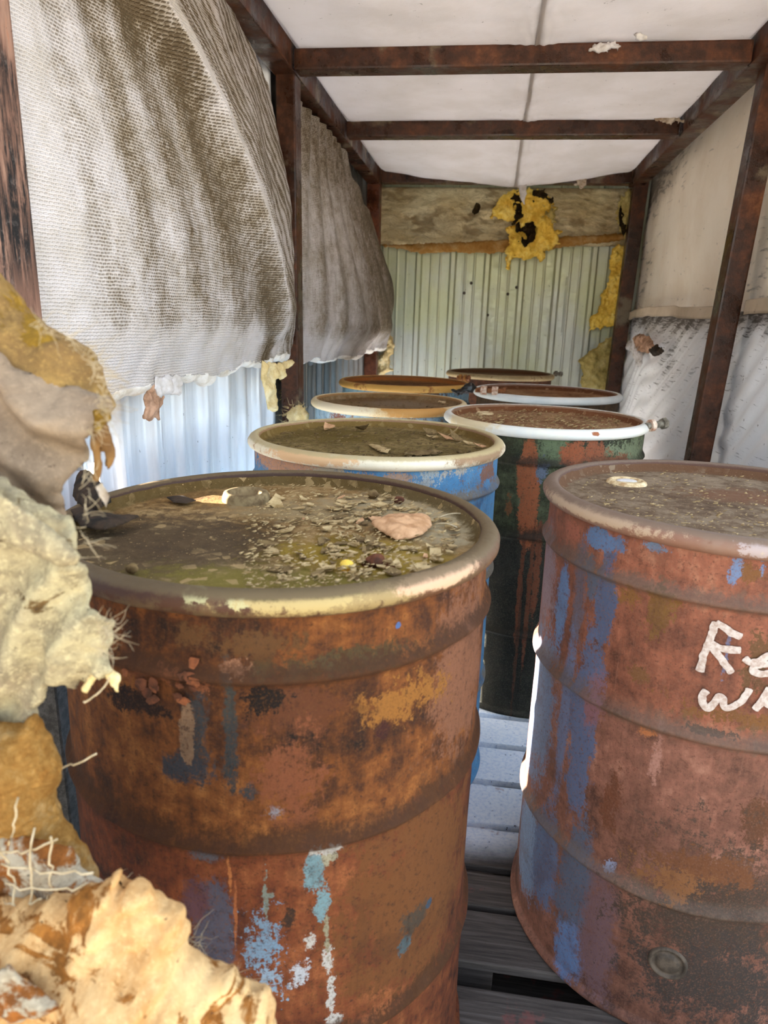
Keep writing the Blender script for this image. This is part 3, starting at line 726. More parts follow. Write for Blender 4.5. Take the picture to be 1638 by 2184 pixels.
def left_blanket_far():
    nu, nv = 260, 240
    S, Tt = np.meshgrid(np.linspace(0, 1, nu), np.linspace(0, 1, nv))
    Z = 1.985 - Tt * (1.985 - 1.115)
    yr = interp(Z, [1.10, 1.3, 1.56, 1.70, 1.82, 1.90, 2.0], [4.26, 4.22, 4.14, 4.05, 3.90, 3.55, 3.3])
    Y = 2.49 + S * (yr - 2.49)
    Z = Z + Tt ** 6 * 0.010 * fbm(np.stack([Y * 8, 0 * Y, 0 * Y + 5], -1), 4)
    bay = np.sin(PI * np.clip((Y - 2.45) / (4.62 - 2.45), 0, 1))
    X = -0.715 + 0.03 * bay + 0.145 * bay * sstep(Tt, 0.02, 0.85) * (1 - 0.55 * sstep(Tt, 0.85, 1.0))
    X = X + 0.05 * sstep(S, 0.75, 1.0) * sstep(Tt, 0.15, 0.6)
    ang = np.arctan2(Y - 2.9, 2.6 - Z)
    X = X + 0.010 * np.sin(ang * 40 + 2 * vnoise(np.stack([Y * 2, Z * 2, 0 * Y + 9], -1))) + 0.008 * fbm(np.stack([Y * 4, Z * 4, 0 * Y + 8], -1), 3)
    X = X + 0.006 * np.sin(Y * 60 + 3 * vnoise(np.stack([Y * 5, Z * 5, 0 * Y], -1))) * sstep(Tt, 0.84, 0.97)
    dirt = 0.50 + 0.35 * sstep(Y, 3.0, 3.9) + 0.12 * np.sin(ang * 40) - 0.5 * sstep(Tt, 0.87, 0.94) - 0.25 * sstep(Y, 2.75, 2.5) + 0.2 * sstep(Z, 1.6, 1.9)
    root = empty('wall_insulation', (-0.69, 3.4, 1.1), 'bulging dirty insulation blanket between the middle left post and the back corner', 'insulation', 'wall insulation blankets')
    kid(sheet('facing', np.stack([X, Y, Z], -1), VINYL_L, None, {'dirt': dirt}, uv=np.stack([Y, Z], -1), thick=0.003), root)
    tt = np.linspace(0, 1, 24)[:, None]; yy = Y[-1][None, :]
    rag = 0.010 * fbm(np.stack([yy * 20, 0 * yy, 0 * yy + 6], -1), 4); a = PI * tt
    kid(sheet('torn_edge', np.stack([X[-1][None] - 0.025 + 0.025 * np.cos(a) + 0 * yy, yy + 0 * tt, Z[-1][None] + 0.004 - np.sin(a) * (0.014 + rag)], -1), WOOL_EDGE, None, thick=0.002), root)
left_blanket_far()

# ================================================================ RIGHT WALL BLANKETS
def right_blanket(lower):
    nu, nv = 420, 160
    S, Tt = np.meshgrid(np.linspace(0, 1, nu), np.linspace(0, 1, nv))
    Y = 1.88 + S * (4.335 - 1.88)
    z1, z0 = (1.345, 0.02) if lower else (2.06, 1.335)
    Z = z1 - Tt * (z1 - z0)
    lean = 0.033 * (Z - 0.4)
    bay = np.where(Y < 2.425, np.sin(PI * np.clip((Y - 0.7) / 1.725, 0, 1)), np.sin(PI * np.clip((Y - 2.425) / 1.95, 0, 1)))
    X = 0.752 + lean - (0.045 if lower else 0.030) * bay * np.sin(PI * np.clip(Tt * 0.9 + (0.05 if lower else 0.2), 0, 1))
    X = X - 0.008 * fbm(np.stack([Y * 3, Z * 3, 0 * Y + lower], -1), 3)
    if lower:
        w = (Z + 0.55 * (Y - 2.4)) * 60 + 5 * vnoise(np.stack([Y * 3, Z * 3, 0 * Y + 2], -1))
        X = X - 0.0045 * np.sin(w) * sstep(Tt, 0.0, 0.15)
        X = X - 0.012 * np.exp(-Tt / 0.05) * np.sin(Y * 9 + 1)
        dirt = 0.12 + 0.75 * sstep(Z, 1.22, 1.34) + 0.22 * (np.sin(w + 1.5) > 0.4) * sstep(Z, 0.6, 1.1)
        dirt = dirt + 0.30 * np.exp(-((Y - 3.2) ** 2 + (Z - 1.2) ** 2) / 0.03)
    else:
        dirt = 0.12 + 0.55 * sstep(Z, 1.75, 2.0) * sstep(Y, 2.9, 4.0) + 0.5 * np.exp(-np.abs(Y - 2.4) / 0.16) * sstep(Z, 1.75, 1.45) + 0.35 * sstep(Y, 3.7, 4.3)
    if lower:
        # ragged hole beside the back corner
        hy, hz = HOLE
        r = np.sqrt(((Y - hy) / 0.085) ** 2 + ((Z - hz) / 0.042) ** 2)
        X = X + 0.03 * np.exp(-(r ** 4)) - 0.012 * np.exp(-((r - 1.25) / 0.3) ** 2)
    lab = 'streaked white insulation blanket on the lower right wall, torn near the back' if lower else 'cream insulation blanket on the upper right wall above the tape seam'
    return tag(sheet('wall_insulation', np.stack([X, Y, Z], -1), VINYL_RL if lower else VINYL_RU, None, {'dirt': dirt}, uv=np.stack([Y, Z], -1), thick=0.004, flip=False), lab, 'insulation', 'wall insulation blankets'), (X, Y, Z)
HOLE = on_plane(1368, 735, 0, 0.73)[[1, 2]]
right_blanket(False)
RBL = right_blanket(True)[0]
# wool and paper showing at the hole
for k, (pts, mat, lab) in enumerate((
        ([(1345, 722), (1362, 712), (1380, 720), (1388, 742), (1376, 752), (1360, 750), (1350, 738)], BROWNFLAP, ('torn_wool', 'brown wool plug in the torn hole')),
        ([(1333, 730), (1350, 724), (1362, 748), (1362, 778), (1352, 782), (1346, 750), (1334, 745)], WHITEFLAP, ('torn_flap', 'white torn vinyl tab curling below the hole')),
        ([(1380, 745), (1392, 735), (1410, 748), (1402, 756), (1384, 758)], DARKWOOD, ('torn_rim', 'black scorched edge of the hole')))):
    o = puffy(lab[0], px_x(pts, 0.700), to_x(0.715, -1), mat, RBL, res=0.0035, bulge=0.014, back=0.006, width=0.02, edge=0.008, nz=0.012, seed=k + 40)
    o['label'] = lab[1]
# tape band over the seam between the sheets
nu = 300
S, Tt = np.meshgrid(np.linspace(0, 1, nu), np.linspace(0, 1, 10))
for k, (a, b) in enumerate(((1.90, 2.375), (2.475, 4.22))):
    Y = a + S * (b - a); Z = 1.362 - Tt * 0.042 + 0.006 * np.sin(Y * 4) + 0.004 * vnoise(np.stack([Y * 9, 0 * Y, 0 * Y + k], -1))
    bay = np.where(Y < 2.425, np.sin(PI * np.clip((Y - 0.7) / 1.725, 0, 1)), np.sin(PI * np.clip((Y - 2.425) / 1.95, 0, 1)))
    X = 0.752 + 0.033 * (Z - 0.4) - 0.048 * bay - 0.026 + 0.003 * fbm(np.stack([Y * 12, Z * 20, 0 * Y], -1), 3)
    tag(sheet('seam_tape', np.stack([X, Y, Z], -1), TAPE, None, {'dirt': 0.25 + 0.3 * (Tt > 0.8) + 0.2 * vnoise(np.stack([Y * 4, Z, 0 * Y], -1))}, uv=np.stack([Y, Z], -1), thick=0.002),
        ('wrinkled beige tape band on the right wall seam nearer than the right post', 'beige tape band on the right wall seam beyond the right post')[k], 'tape', 'seam tapes')

# ================================================================ BACK WALL
bk = empty('back_insulation', (0, YB, 1.69), 'stained wrinkled insulation strip across the top of the back wall with yellow wool bursting out', 'insulation')
def back_strip():
    nu, nv = 420, 110
    S, Tt = np.meshgrid(np.linspace(0, 1, nu), np.linspace(0, 1, nv))
    X = -0.735 + S * 1.52
    zb = 1.700 + 0.018 * sstep(X, 0.2, 0.7) + 0.006 * fbm(np.stack([X * 9, 0 * X, 0 * X], -1), 3)
    Z = 2.02 - Tt * (2.02 - zb)
    puff = np.sin(PI * np.clip(Tt, 0, 1)) ** 0.6
    w = fbm(np.stack([X * 7 + Z * 5, Z * 16 - X * 3, 0 * X], -1), 4) + 0.6 * fbm(np.stack([X * 22 + Z * 14, Z * 45, 0 * X + 3], -1), 3)
    Y = YB + 0.045 - 0.050 * puff - 0.014 * w * puff
    dirt = 0.20 + 0.5 * sstep(w, 0.1, -0.8) + 0.4 * sstep(Tt, 0.12, 0.0) + 0.3 * np.exp(-(((X + 0.52) / 0.10) ** 2 + ((Z - 1.82) / 0.05) ** 2)) + 0.4 * np.exp(-(((X + 0.30) / 0.12) ** 2 + ((Z - 1.83) / 0.05) ** 2)) + 0.5 * np.exp(-(((X - 0.1) / 0.16) ** 2 + ((Z - 1.9) / 0.12) ** 2)) + 0.35 * sstep(X, 0.5, 0.75)
    kid(sheet('facing', np.stack([X, Y, Z], -1), VINYL_B, None, {'dirt': dirt}, uv=np.stack([X, Z], -1), thick=0.004, flip=True), bk)
back_strip()
y0 = YB - 0.02
kid(puffy('wool_edge', px_y([(798, 522), (880, 520), (960, 518), (1060, 512), (1200, 505), (1330, 498), (1340, 512), (1240, 522), (1170, 532), (1040, 540), (960, 538), (900, 541), (840, 528)], y0), to_y(y0), WOOL_O, res=0.005, bulge=0.02, back=0.03, width=0.02, edge=0.006, nz=0.008, seed=5), bk)
kid(puffy('burst_wool', px_y([(1048, 462), (1062, 425), (1085, 408), (1120, 404), (1160, 405), (1182, 432), (1186, 470), (1176, 482), (1196, 496), (1192, 520), (1165, 535), (1156, 556), (1140, 548), (1120, 556), (1098, 545), (1084, 575), (1078, 540), (1090, 508), (1080, 490), (1098, 478), (1075, 470)], y0 - 0.025), to_y(y0 - 0.025), WOOL_Y, res=0.004, bulge=0.05, back=0.02, width=0.04, edge=0.014, escale=45, nz=0.03, nscale=22, seed=9), bk)
for k, (pts, m) in enumerate((([(1096, 476), (1112, 470), (1140, 474), (1136, 490), (1144, 510), (1130, 524), (1112, 516), (1118, 500), (1104, 490)], WOOL_D), ([(1092, 420), (1106, 408), (1114, 440), (1110, 470), (1098, 478), (1096, 450)], WOOL_D), ([(1130, 410), (1160, 406), (1178, 425), (1170, 432), (1150, 420), (1136, 424)], WOOL_D), ([(1160, 440), (1184, 448), (1188, 478), (1172, 470), (1158, 458)], WOOL_G))):  # black pieces painted in for dark holes in the burst wool
    kid(puffy('burst_wool_and_hole_shade', px_y(pts, y0 - 0.07), to_y(y0 - 0.07), m, res=0.003, bulge=0.022, back=0.02, width=0.03, edge=0.024, escale=38, nz=0.022, nscale=40, seed=20 + k), bk)
kid(puffy('torn_hole_shade', px_y([(1008, 446), (1016, 432), (1024, 436), (1022, 452), (1012, 458), (1006, 454)], y0 - 0.035), to_y(y0 - 0.032), WOOL_D, res=0.003, bulge=0.006, back=0.004, width=0.01, edge=0.004, nz=0.004, seed=31), bk)
kid(puffy('torn_corner', px_y([(1318, 430), (1340, 408), (1358, 420), (1362, 460), (1352, 500), (1335, 515), (1322, 490), (1316, 460)], y0 - 0.035), to_y(y0 - 0.035), WOOL_G, res=0.004, bulge=0.02, back=0.02, width=0.03, edge=0.012, nz=0.02, seed=33), bk)
kid(puffy('torn_hole_shade', px_y([(1319, 448), (1324, 440), (1334, 470), (1336, 490), (1330, 505), (1320, 480)], y0 - 0.05), to_y(y0 - 0.055), WOOL_D, res=0.003, bulge=0.006, back=0.004, width=0.01, edge=0.004, nz=0.004, seed=34), bk)
# strips of yellow wool left down the right edge of the back wall, and tufts at the left
def tuft(pts, y, mat, lab, seed, fur=60, **k):
    r = empty('wool_tuft', (0, y, 0), lab, 'insulation tuft', 'glass wool tufts')
    pl = px_y(pts, y); c = pl.mean(0); r.location = (c[0], y, pl[:, 1].min())
    kid(puffy('wool', pl, to_y(y), mat, res=0.004, bulge=0.035, back=0.02, width=0.035, edge=0.012, escale=40, nz=0.028, nscale=20, seed=seed, **k), r)
    rg = np.random.default_rng(seed); e = rg.integers(0, len(pl), fur); t = rg.random(fur)[:, None]
    s = pl[e] * (1 - t) + np.roll(pl, -1, 0)[e] * t; out = s - c
    kid(fibres('loose_fibres', np.stack([s[:, 0], np.full(fur, y - 0.008), s[:, 1]], -1), np.stack([out[:, 0], np.full(fur, -0.05), out[:, 1]], -1), 0.03, 0.0007, mat, None, seed), r)
    return r
ht = tuft([(1306, 536), (1318, 524), (1338, 524), (1342, 560), (1338, 620), (1334, 668), (1322, 695), (1290, 696), (1256, 706), (1256, 680), (1276, 660), (1284, 630), (1298, 600)], 4.395, WOOL_Y, 'ochre strip', 51)
for q in ('label', 'category', 'group'): del ht[q]
ht.name = 'hanging_wool'; kid(ht, bk)
tuft([(1316, 718), (1322, 745), (1318, 800), (1308, 838), (1238, 834), (1242, 800), (1236, 768), (1258, 748), (1280, 732), (1300, 720)], 4.395, WOOL_G, 'pale yellow wool clump low at the right of the back sheet', 52)
tuft([(824, 710), (838, 724), (842, 745), (832, 768), (836, 790), (812, 806), (778, 806), (782, 770), (806, 762), (822, 745)], 4.395, WOOL_P, 'yellow wool tuft at the foot of the back left corner', 53)
tuft([(606, 840), (604, 800), (612, 780), (630, 772), (638, 800), (636, 850), (630, 884), (610, 882)], 2.575, WOOL_Y, 'yellow wool strip hanging behind the middle left post', 54)
tuft([(612, 884), (618, 868), (634, 862), (650, 868), (657, 888), (655, 908), (636, 912), (614, 906)], 2.372, WOOL_P, 'pale wool lump in front of the middle left post behind the drums', 55)

# ================================================================ DRUMS
ZP, ZT = 0.17, 1.010          # pallet top, drum rim plane
HOOPS = (0.918, 0.712, 0.424)
DR = {  # centre, shell radius, lid plane
    'A': (-0.270, 0.908, 0.2845, 1.010), 'B': (-0.250, 1.640, 0.2845, 1.010), 'C': (-0.335, 2.460, 0.258, 1.003),
    'D': (0.174, 2.167, 0.2845, 1.010), 'E': (0.241, 3.006, 0.2845, 1.010), 'F': (-0.367, 3.215, 0.2845, 1.008),
    'G': (0.062, 4.085, 0.2845, 1.006), 'H': (0.407, 1.228, 0.2845, 1.010)}
def dcam(k):
    x, y = DR[k][:2]; c = np.array([-x, -y]); return c / np.linalg.norm(c)
def px_drum(k, px, py):
    """a point seen on the drum's shell -> (arc length to the right, height above its foot)"""
    x, y, R, zt = DR[k]; d = ray(px, py); o = np.array([0, 0, CAMZ])
    a = d[0] ** 2 + d[1] ** 2; b = -2 * (d[0] * x + d[1] * y); cc = x * x + y * y - R * R
    D = b * b - 4 * a * cc
    t = (-b - math.sqrt(max(D, 0))) / (2 * a); p = o + t * d
    c = dcam(k); r = np.array([-c[1], c[0]]); v = p[:2] - np.array([x, y])
    return math.atan2(v @ r, v @ c) * (R + 0.0085), p[2] - ZP
def px_lid(k, px, py, dz=-0.016):
    p = on_plane(px, py, 2, DR[k][3] + dz); return p
def patch(k, px, py, rx, ry, col, ragged=0.9, soft=0.08):
    u0, v0 = px_drum(k, px, py); u1, _ = px_drum(k, px + rx, py); u2, _ = px_drum(k, px - rx, py); _, v1 = px_drum(k, px, py - ry); _, v2 = px_drum(k, px, py + ry)
    ru = max(abs(u1 - u2) / 2, 0.002); rv = max(abs(v1 - v2) / 2, 0.002)
    return (u0, v0, ru, rv, col, ragged, soft)

def drum_mat(name, upper, lower, patches, seed=0.0, grime=C(58, 44, 34), split=0.545, speck=C(48, 28, 20), streak=C(176, 106, 66), streak_amt=0.5, grime_amt=0.9, rough=0.62, spec=0.28, gain=1.0):
    m = Mat(name, rough, 0, spec)
    gn = lambda c: (c[0] * gain, c[1] * gain, c[2] * gain, 1.0)
    upper, lower, streak = [gn(c) for c in upper], [gn(c) for c in lower], gn(streak)
    P = m.map(m.obj, loc=(seed, seed * 0.7, seed * 0.3))
    uv = m.warp(m.uv, 0.010, 26, 4); u_, v_, _ = m.sep(m.uv)
    n1 = m.noise(P, 5, 7, 0.62); n2 = m.noise(P, 34, 7, 0.7); n3 = m.noise(P, 210, 4, 0.7)
    edge = m.f('SUBTRACT', m.f('ADD', m.f('MULTIPLY', m.noise(P, 22, 8, 0.78), 0.65), m.f('MULTIPLY', m.noise(m.map(m.uv, (70, 18, 1)), 1.5, 8, 0.8), 0.35)), 0.5)
    edge = m.f('ADD', edge, m.f('MULTIPLY', m.f('SUBTRACT', n3, 0.5), 0.30))
    run = m.noise(m.map(m.uv, (42, 3.2, 1), (seed, 0, 0)), 1.6, 7, 0.68)
    run2 = m.noise(m.map(m.uv, (150, 7, 1), (0, seed, 0)), 1.0, 5, 0.7)
    f = m.f('ADD', m.f('MULTIPLY', n1, 0.42), m.f('ADD', m.f('MULTIPLY', n2, 0.43), m.f('MULTIPLY', run, 0.15)))
    cu = m.ramp(f, [(0.40, upper[0]), (0.47, upper[1]), (0.54, upper[2]), (0.62, upper[3])])
    cl = m.ramp(f, [(0.40, lower[0]), (0.47, lower[1]), (0.54, lower[2]), (0.62, lower[3])])
    s = m.ss(m.f('ADD', v_, m.f('MULTIPLY', m.f('SUBTRACT', n2, 0.5), 0.05)), split - 0.012, split + 0.012)
    col = m.mix(s, cl, cu)
    col = m.mix(m.f('MULTIPLY', m.ss(run2, 0.55, 0.74), streak_amt * 0.6), col, streak)
    for (u, v, ru, rv, c, rg, sf) in patches:
        col = m.mix(m.blob(uv, (u, v), (ru, rv), edge, rg * 6.0, sf), col, gn(c))
    # broad stains and fine grain
    col = m.mix(m.f('MULTIPLY', m.ss(m.noise(P, 11, 8, 0.72, 0.4), 0.50, 0.66), 0.55), col, m.mix(0.6, col, gn(speck)))
    col = m.mix(m.f('MULTIPLY', m.ss(m.noise(P, 330, 3, 0.8), 0.50, 0.64), 0.5), col, gn(upper[3]))
    col = m.mix(m.f('MULTIPLY', m.ss(m.noise(P, 150, 5, 0.8), 0.54, 0.64), 0.55), col, gn(speck))
    col = m.mix(m.f('MULTIPLY', m.ss(m.noise(m.map(m.uv, (26, 2.2, 1), (seed * 2, 0, 0)), 2.0, 8, 0.75), 0.54, 0.72), 0.32), col, gn(speck))
    # pits and scabs
    col = m.mix(m.f('MULTIPLY', m.ss(m.noise(P, 90, 5, 0.75), 0.60, 0.68), 0.75), col, speck)
    # dust and grime lying on the hoops' upper slopes
    for h in HOOPS:
        t = m.f('SUBTRACT', v_, h - ZP)
        band = m.f('MULTIPLY', m.ss(t, -0.010, 0.0), m.ss(t, 0.034, 0.018))
        band = m.f('MULTIPLY', m.ss(m.f('ADD', t, m.f('MULTIPLY', edge, 0.05)), -0.014, 0.0), m.ss(m.f('ADD', t, m.f('MULTIPLY', edge, 0.14)), 0.036 if h == HOOPS[1] else 0.028, 0.008))
        band = m.f('MULTIPLY', band, m.ss(m.f('ADD', n1, m.f('MULTIPLY', edge, 0.6)), 0.30, 0.52))
        gcol = m.mix(m.ss(n3, 0.4, 0.65), gn(grime), tuple(min(1, c * gain * 1.3) for c in grime[:3]) + (1,))
        col = m.mix(m.f('MULTIPLY', band, grime_amt), col, gcol)
    h = m.f('ADD', m.f('MULTIPLY', n2, 0.8), m.f('ADD', m.f('MULTIPLY', n3, 0.35), m.f('MULTIPLY', run, 0.3)))
    return m.done(col, m.f('ADD', m.f('MULTIPLY', n2, 0.45), rough - 0.12), m.bump(h, 0.55, 0.003))

def lid_mat(name, dust, mid, dark, extra=(), seed=0.0, rim=None, k=None):
    m = Mat(name, 0.92, 0, 0.15)
    P = m.map(m.obj, loc=(seed, seed * 1.3, 0)); n1 = m.noise(P, 6, 7, 0.65); n2 = m.noise(P, 46, 7, 0.75); n3 = m.noise(P, 240, 4, 0.75)
    v = m.f('ADD', m.f('MULTIPLY', n1, 0.5), m.f('MULTIPLY', n2, 0.5))
    col = m.ramp(v, [(0.36, dark), (0.48, mid), (0.60, dust)])
    w = m.warp(m.obj, 0.03, 20, 4)
    for (x, y, rx, ry, c, rg, sf) in extra:
        mk = m.blob(m.vop('MULTIPLY', w, (1, 1, 0)), (x, y), (rx, ry), m.f('SUBTRACT', n2, 0.5), rg * 2.2, sf); col = m.mix(m.f('MULTIPLY', mk, 0.85), col, c)
    if rim is not None:
        r = m.N.new('ShaderNodeVectorMath'); r.operation = 'LENGTH'; m.L.new(m.vop('MULTIPLY', m.obj, (1, 1, 0)), r.inputs[0])
        col = m.mix(m.f('MULTIPLY', m.ss(m.f('ADD', r.outputs['Value'], m.f('MULTIPLY', m.f('SUBTRACT', n2, 0.5), 0.04)), 0.255, 0.268), 0.9), col, rim)
    cell = m.voro(m.map(P, (1, 1, 1)), 75, 'F1', 'Color'); cs = m.sep(cell)
    fl = m.ss(cs[0], 0.80, 0.86); col = m.mix(m.f('MULTIPLY', fl, m.f('MULTIPLY', m.ss(n1, 0.42, 0.6), 0.7)), col, dust)
    col = m.mix(m.ss(n3, 0.64, 0.70), col, tuple(min(1, c * 1.8) for c in dust[:3]) + (1,))
    col = m.mix(m.ss(n3, 0.36, 0.30), col, tuple(c * 0.5 for c in dark[:3]) + (1,))
    h = m.f('ADD', n2, m.f('ADD', m.f('MULTIPLY', n3, 0.6), m.f('MULTIPLY', cs[1], 0.4)))
    return m.done(col, 0.92, m.bump(h, 0.8, 0.004))

def ring_mat(name, top, side, rust, amt=0.5, patches=(), seed=0.0, dust=None):
    m = Mat(name, 0.6, 0, 0.35)
    P = m.map(m.obj, loc=(seed, 0, seed)); n1 = m.noise(P, 9, 7, 0.65); n2 = m.noise(P, 55, 8, 0.8)
    nz = m.N.new('ShaderNodeNewGeometry'); up = m.sep(nz.outputs['Normal'])[2]
    col = m.mix(m.ss(n1, 0.35, 0.7), side, top)
    r = m.ss(m.f('ADD', m.f('MULTIPLY', n1, 0.5), m.f('MULTIPLY', n2, 0.5)), 0.62 - 0.2 * amt, 0.69 - 0.2 * amt)
    col = m.mix(m.f('MULTIPLY', r, 0.9), col, rust)
    w = m.warp(m.uv, 0.008, 40, 4)
    for (u, v, ru, rv, c, rg, sf) in patches:
        col = m.mix(m.blob(w, (u, v), (ru, rv), m.f('SUBTRACT', n2, 0.5), rg * 2.2, sf), col, c)
    v_ = m.sep(m.uv)[1]   # the inner lip rusts first
    col = m.mix(m.f('MULTIPLY', m.ss(m.f('ADD', v_, m.f('MULTIPLY', m.f('SUBTRACT', n2, 0.5), 0.012)), 0.0185, 0.0135), 0.92), col, tuple(0.6 * c for c in rust[:3]) + (1,))
    if dust is not None:   # dust has settled on what faces up
        col = m.mix(m.f('MULTIPLY', m.ss(m.f('ADD', up, m.f('MULTIPLY', m.f('SUBTRACT', n2, 0.5), 0.8)), 0.45, 0.8), 0.85), col, dust)
    return m.done(col, m.f('ADD', m.f('MULTIPLY', n2, 0.4), 0.42), m.bump(n2, 0.45, 0.002))

RING_PROF = [(0.2735, -0.010), (0.2725, -0.002), (0.275, 0.003), (0.281, 0.0055), (0.289, 0.0045), (0.2955, 0.000), (0.2995, -0.0065), (0.2995, -0.013), (0.2965, -0.0185), (0.291, -0.0225), (0.287, -0.0235), (0.2855, -0.020), (0.2850, -0.010), (0.281, -0.0065), (0.277, -0.008), (0.2735, -0.010)]
def make_drum(k, label, shell_m, lid_m, ring_m, seg=220, dents=0.0018, name='steel_drum'):
    x, y, R, zt = DR[k]; sc = R / 0.2845; H = zt - ZP
    root = empty(name, (x, y, ZP), label, 'drum', 'steel drums in the shed')
    c = dcam(k); seed = ord(k)
    zs = np.unique(np.concatenate([np.linspace(0.012, H - 0.012, 90)] + [np.linspace(h - ZP - 0.024, h - ZP + 0.026, 16) for h in HOOPS]))
    prof = [(0.262, 0.006), (0.282, 0.004), (0.2905, 0.000), (0.2935, 0.004), (0.2930, 0.010), (0.2885, 0.0135), (0.2845, 0.017)]
    for z in zs:
        r = 0.2845
        for h in HOOPS:
            t = z - (h - ZP); r += 0.0088 * math.exp(-(max(t, 0) / 0.0105) ** 2) if t > 0 else 0.0088 * math.exp(-(t / 0.0058) ** 2)
        if z > 0.018: prof.append((r, z))
    prof.append((0.283, H - 0.004))
    def disp(Tn, Rr, Z):
        a = np.stack([np.cos(Tn) * 2.2, np.sin(Tn) * 2.2, Z * 6 + seed], -1)
        return (Rr + dents * fbm(a, 4)) * sc, Z
    lathe('shell', prof, seg, shell_m, root, c, disp)
    lp = [(0.0005, -0.0150), (0.04, -0.0150), (0.10, -0.0155), (0.17, -0.0158), (0.225, -0.0160), (0.240, -0.0178), (0.250, -0.0165), (0.258, -0.0170), (0.2645, -0.0165), (0.2690, -0.0120), (0.2715, -0.0040), (0.2735, -0.0015), (0.2765, -0.0015)]
    fine = []
    for (r0, z0), (r1, z1) in zip(lp[:-1], lp[1:]):
        n = max(1, int((r1 - r0) / 0.012))
        for j in range(n): fine.append((r0 + (r1 - r0) * j / n, z0 + (z1 - z0) * j / n))
    fine.append(lp[-1])
    def ld(Tn, Rr, Z):
        a = np.stack([Rr * np.cos(Tn) * 14, Rr * np.sin(Tn) * 14, 0 * Z + seed], -1)
        return Rr * sc, Z + H + np.where(Rr < 0.262, 0.0014 * fbm(a, 4), 0)
    lathe('lid', fine, seg, lid_m, root, c, ld)
    def rd(Tn, Rr, Z):
        return (Rr + 0.0006 * fbm(np.stack([np.cos(Tn) * 6, np.sin(Tn) * 6, Z * 60 + seed], -1), 3)) * sc, Z + H + 0.0012 * np.sin(2 * Tn + seed)
    lathe('closing_ring', RING_PROF, seg, ring_m, root, c, rd, closed=True)
    return root
def loc_in(k, p):
    x, y = DR[k][:2]; return (p[0] - x, p[1] - y, p[2] - ZP)
def bung(k, px, py, r, mat, parent, open_ring=False, cap=None):
    p = loc_in(k, px_lid(k, px, py)); z0 = p[2] - 0.002
    if open_ring: pr = [(r * 1.04, z0), (r * 1.02, z0 + 0.010), (r * 0.96, z0 + 0.016), (r * 0.84, z0 + 0.018), (r * 0.70, z0 + 0.016), (r * 0.64, z0 + 0.004), (r * 0.60, z0 + 0.001), (0.0004, z0 + 0.001)]
    else: pr = [(r * 1.05, z0), (r, z0 + 0.005), (r * 0.88, z0 + 0.008), (r * 0.78, z0 + 0.008), (r * 0.72, z0 + 0.0055), (r * 0.3, z0 + 0.0055), (0.0004, z0 + 0.0055)]
    o = lathe('bung', pr[::-1], 40, mat, parent, (0, -1)); o.location = (p[0], p[1], 0)
    if cap is not None:
        bm = bmesh.new(); bmesh.ops.create_icosphere(bm, subdivisions=2, radius=1, matrix=Matrix.Translation((0, 0, z0 + (0.001 if open_ring else 0.006))) @ Matrix.Diagonal((r * 0.55, r * 0.5 if open_ring else r * 0.25, 0.004, 1)))
        bm_obj('bung_fill', bm, cap, o, True)
    return o
def ring_bolt(k, px, py, ax, L, r, mat, lugmat, parent, nlug=2, zoff=0.004, rad=0.306):
    """bolt through the two lugs of a closing ring; ax = direction of the bolt"""
    p = on_plane(px, py, 2, DR[k][3] + zoff); q = np.array(loc_in(k, p)); ax = np.array(ax, float); ax /= np.linalg.norm(ax)
    z = Vector((0, 0, 1)).rotation_difference(Vector(ax)).to_matrix().to_4x4()
    bm = bmesh.new()
    bmesh.ops.create_cone(bm, cap_ends=True, segments=20, radius1=r, radius2=r, depth=L, matrix=Matrix.Translation(Vector(q)) @ z)
    bmesh.ops.create_cone(bm, cap_ends=True, segments=6, radius1=r * 1.7, radius2=r * 1.7, depth=r * 1.3, matrix=Matrix.Translation(Vector(q + ax * L * 0.46)) @ z)
    bo = bm_obj('ring_bolt', bm, mat, parent)
    for j in range(nlug):
        t = (-0.22, 0.16)[j] * L
        bm = bmesh.new()
        bmesh.ops.create_cone(bm, cap_ends=True, segments=18, radius1=r * 1.75, radius2=r * 1.75, depth=L * 0.20, matrix=Matrix.Translation(Vector(q + ax * t)) @ z)
        bm_obj('lug', bm, lugmat, bo)
    return bo

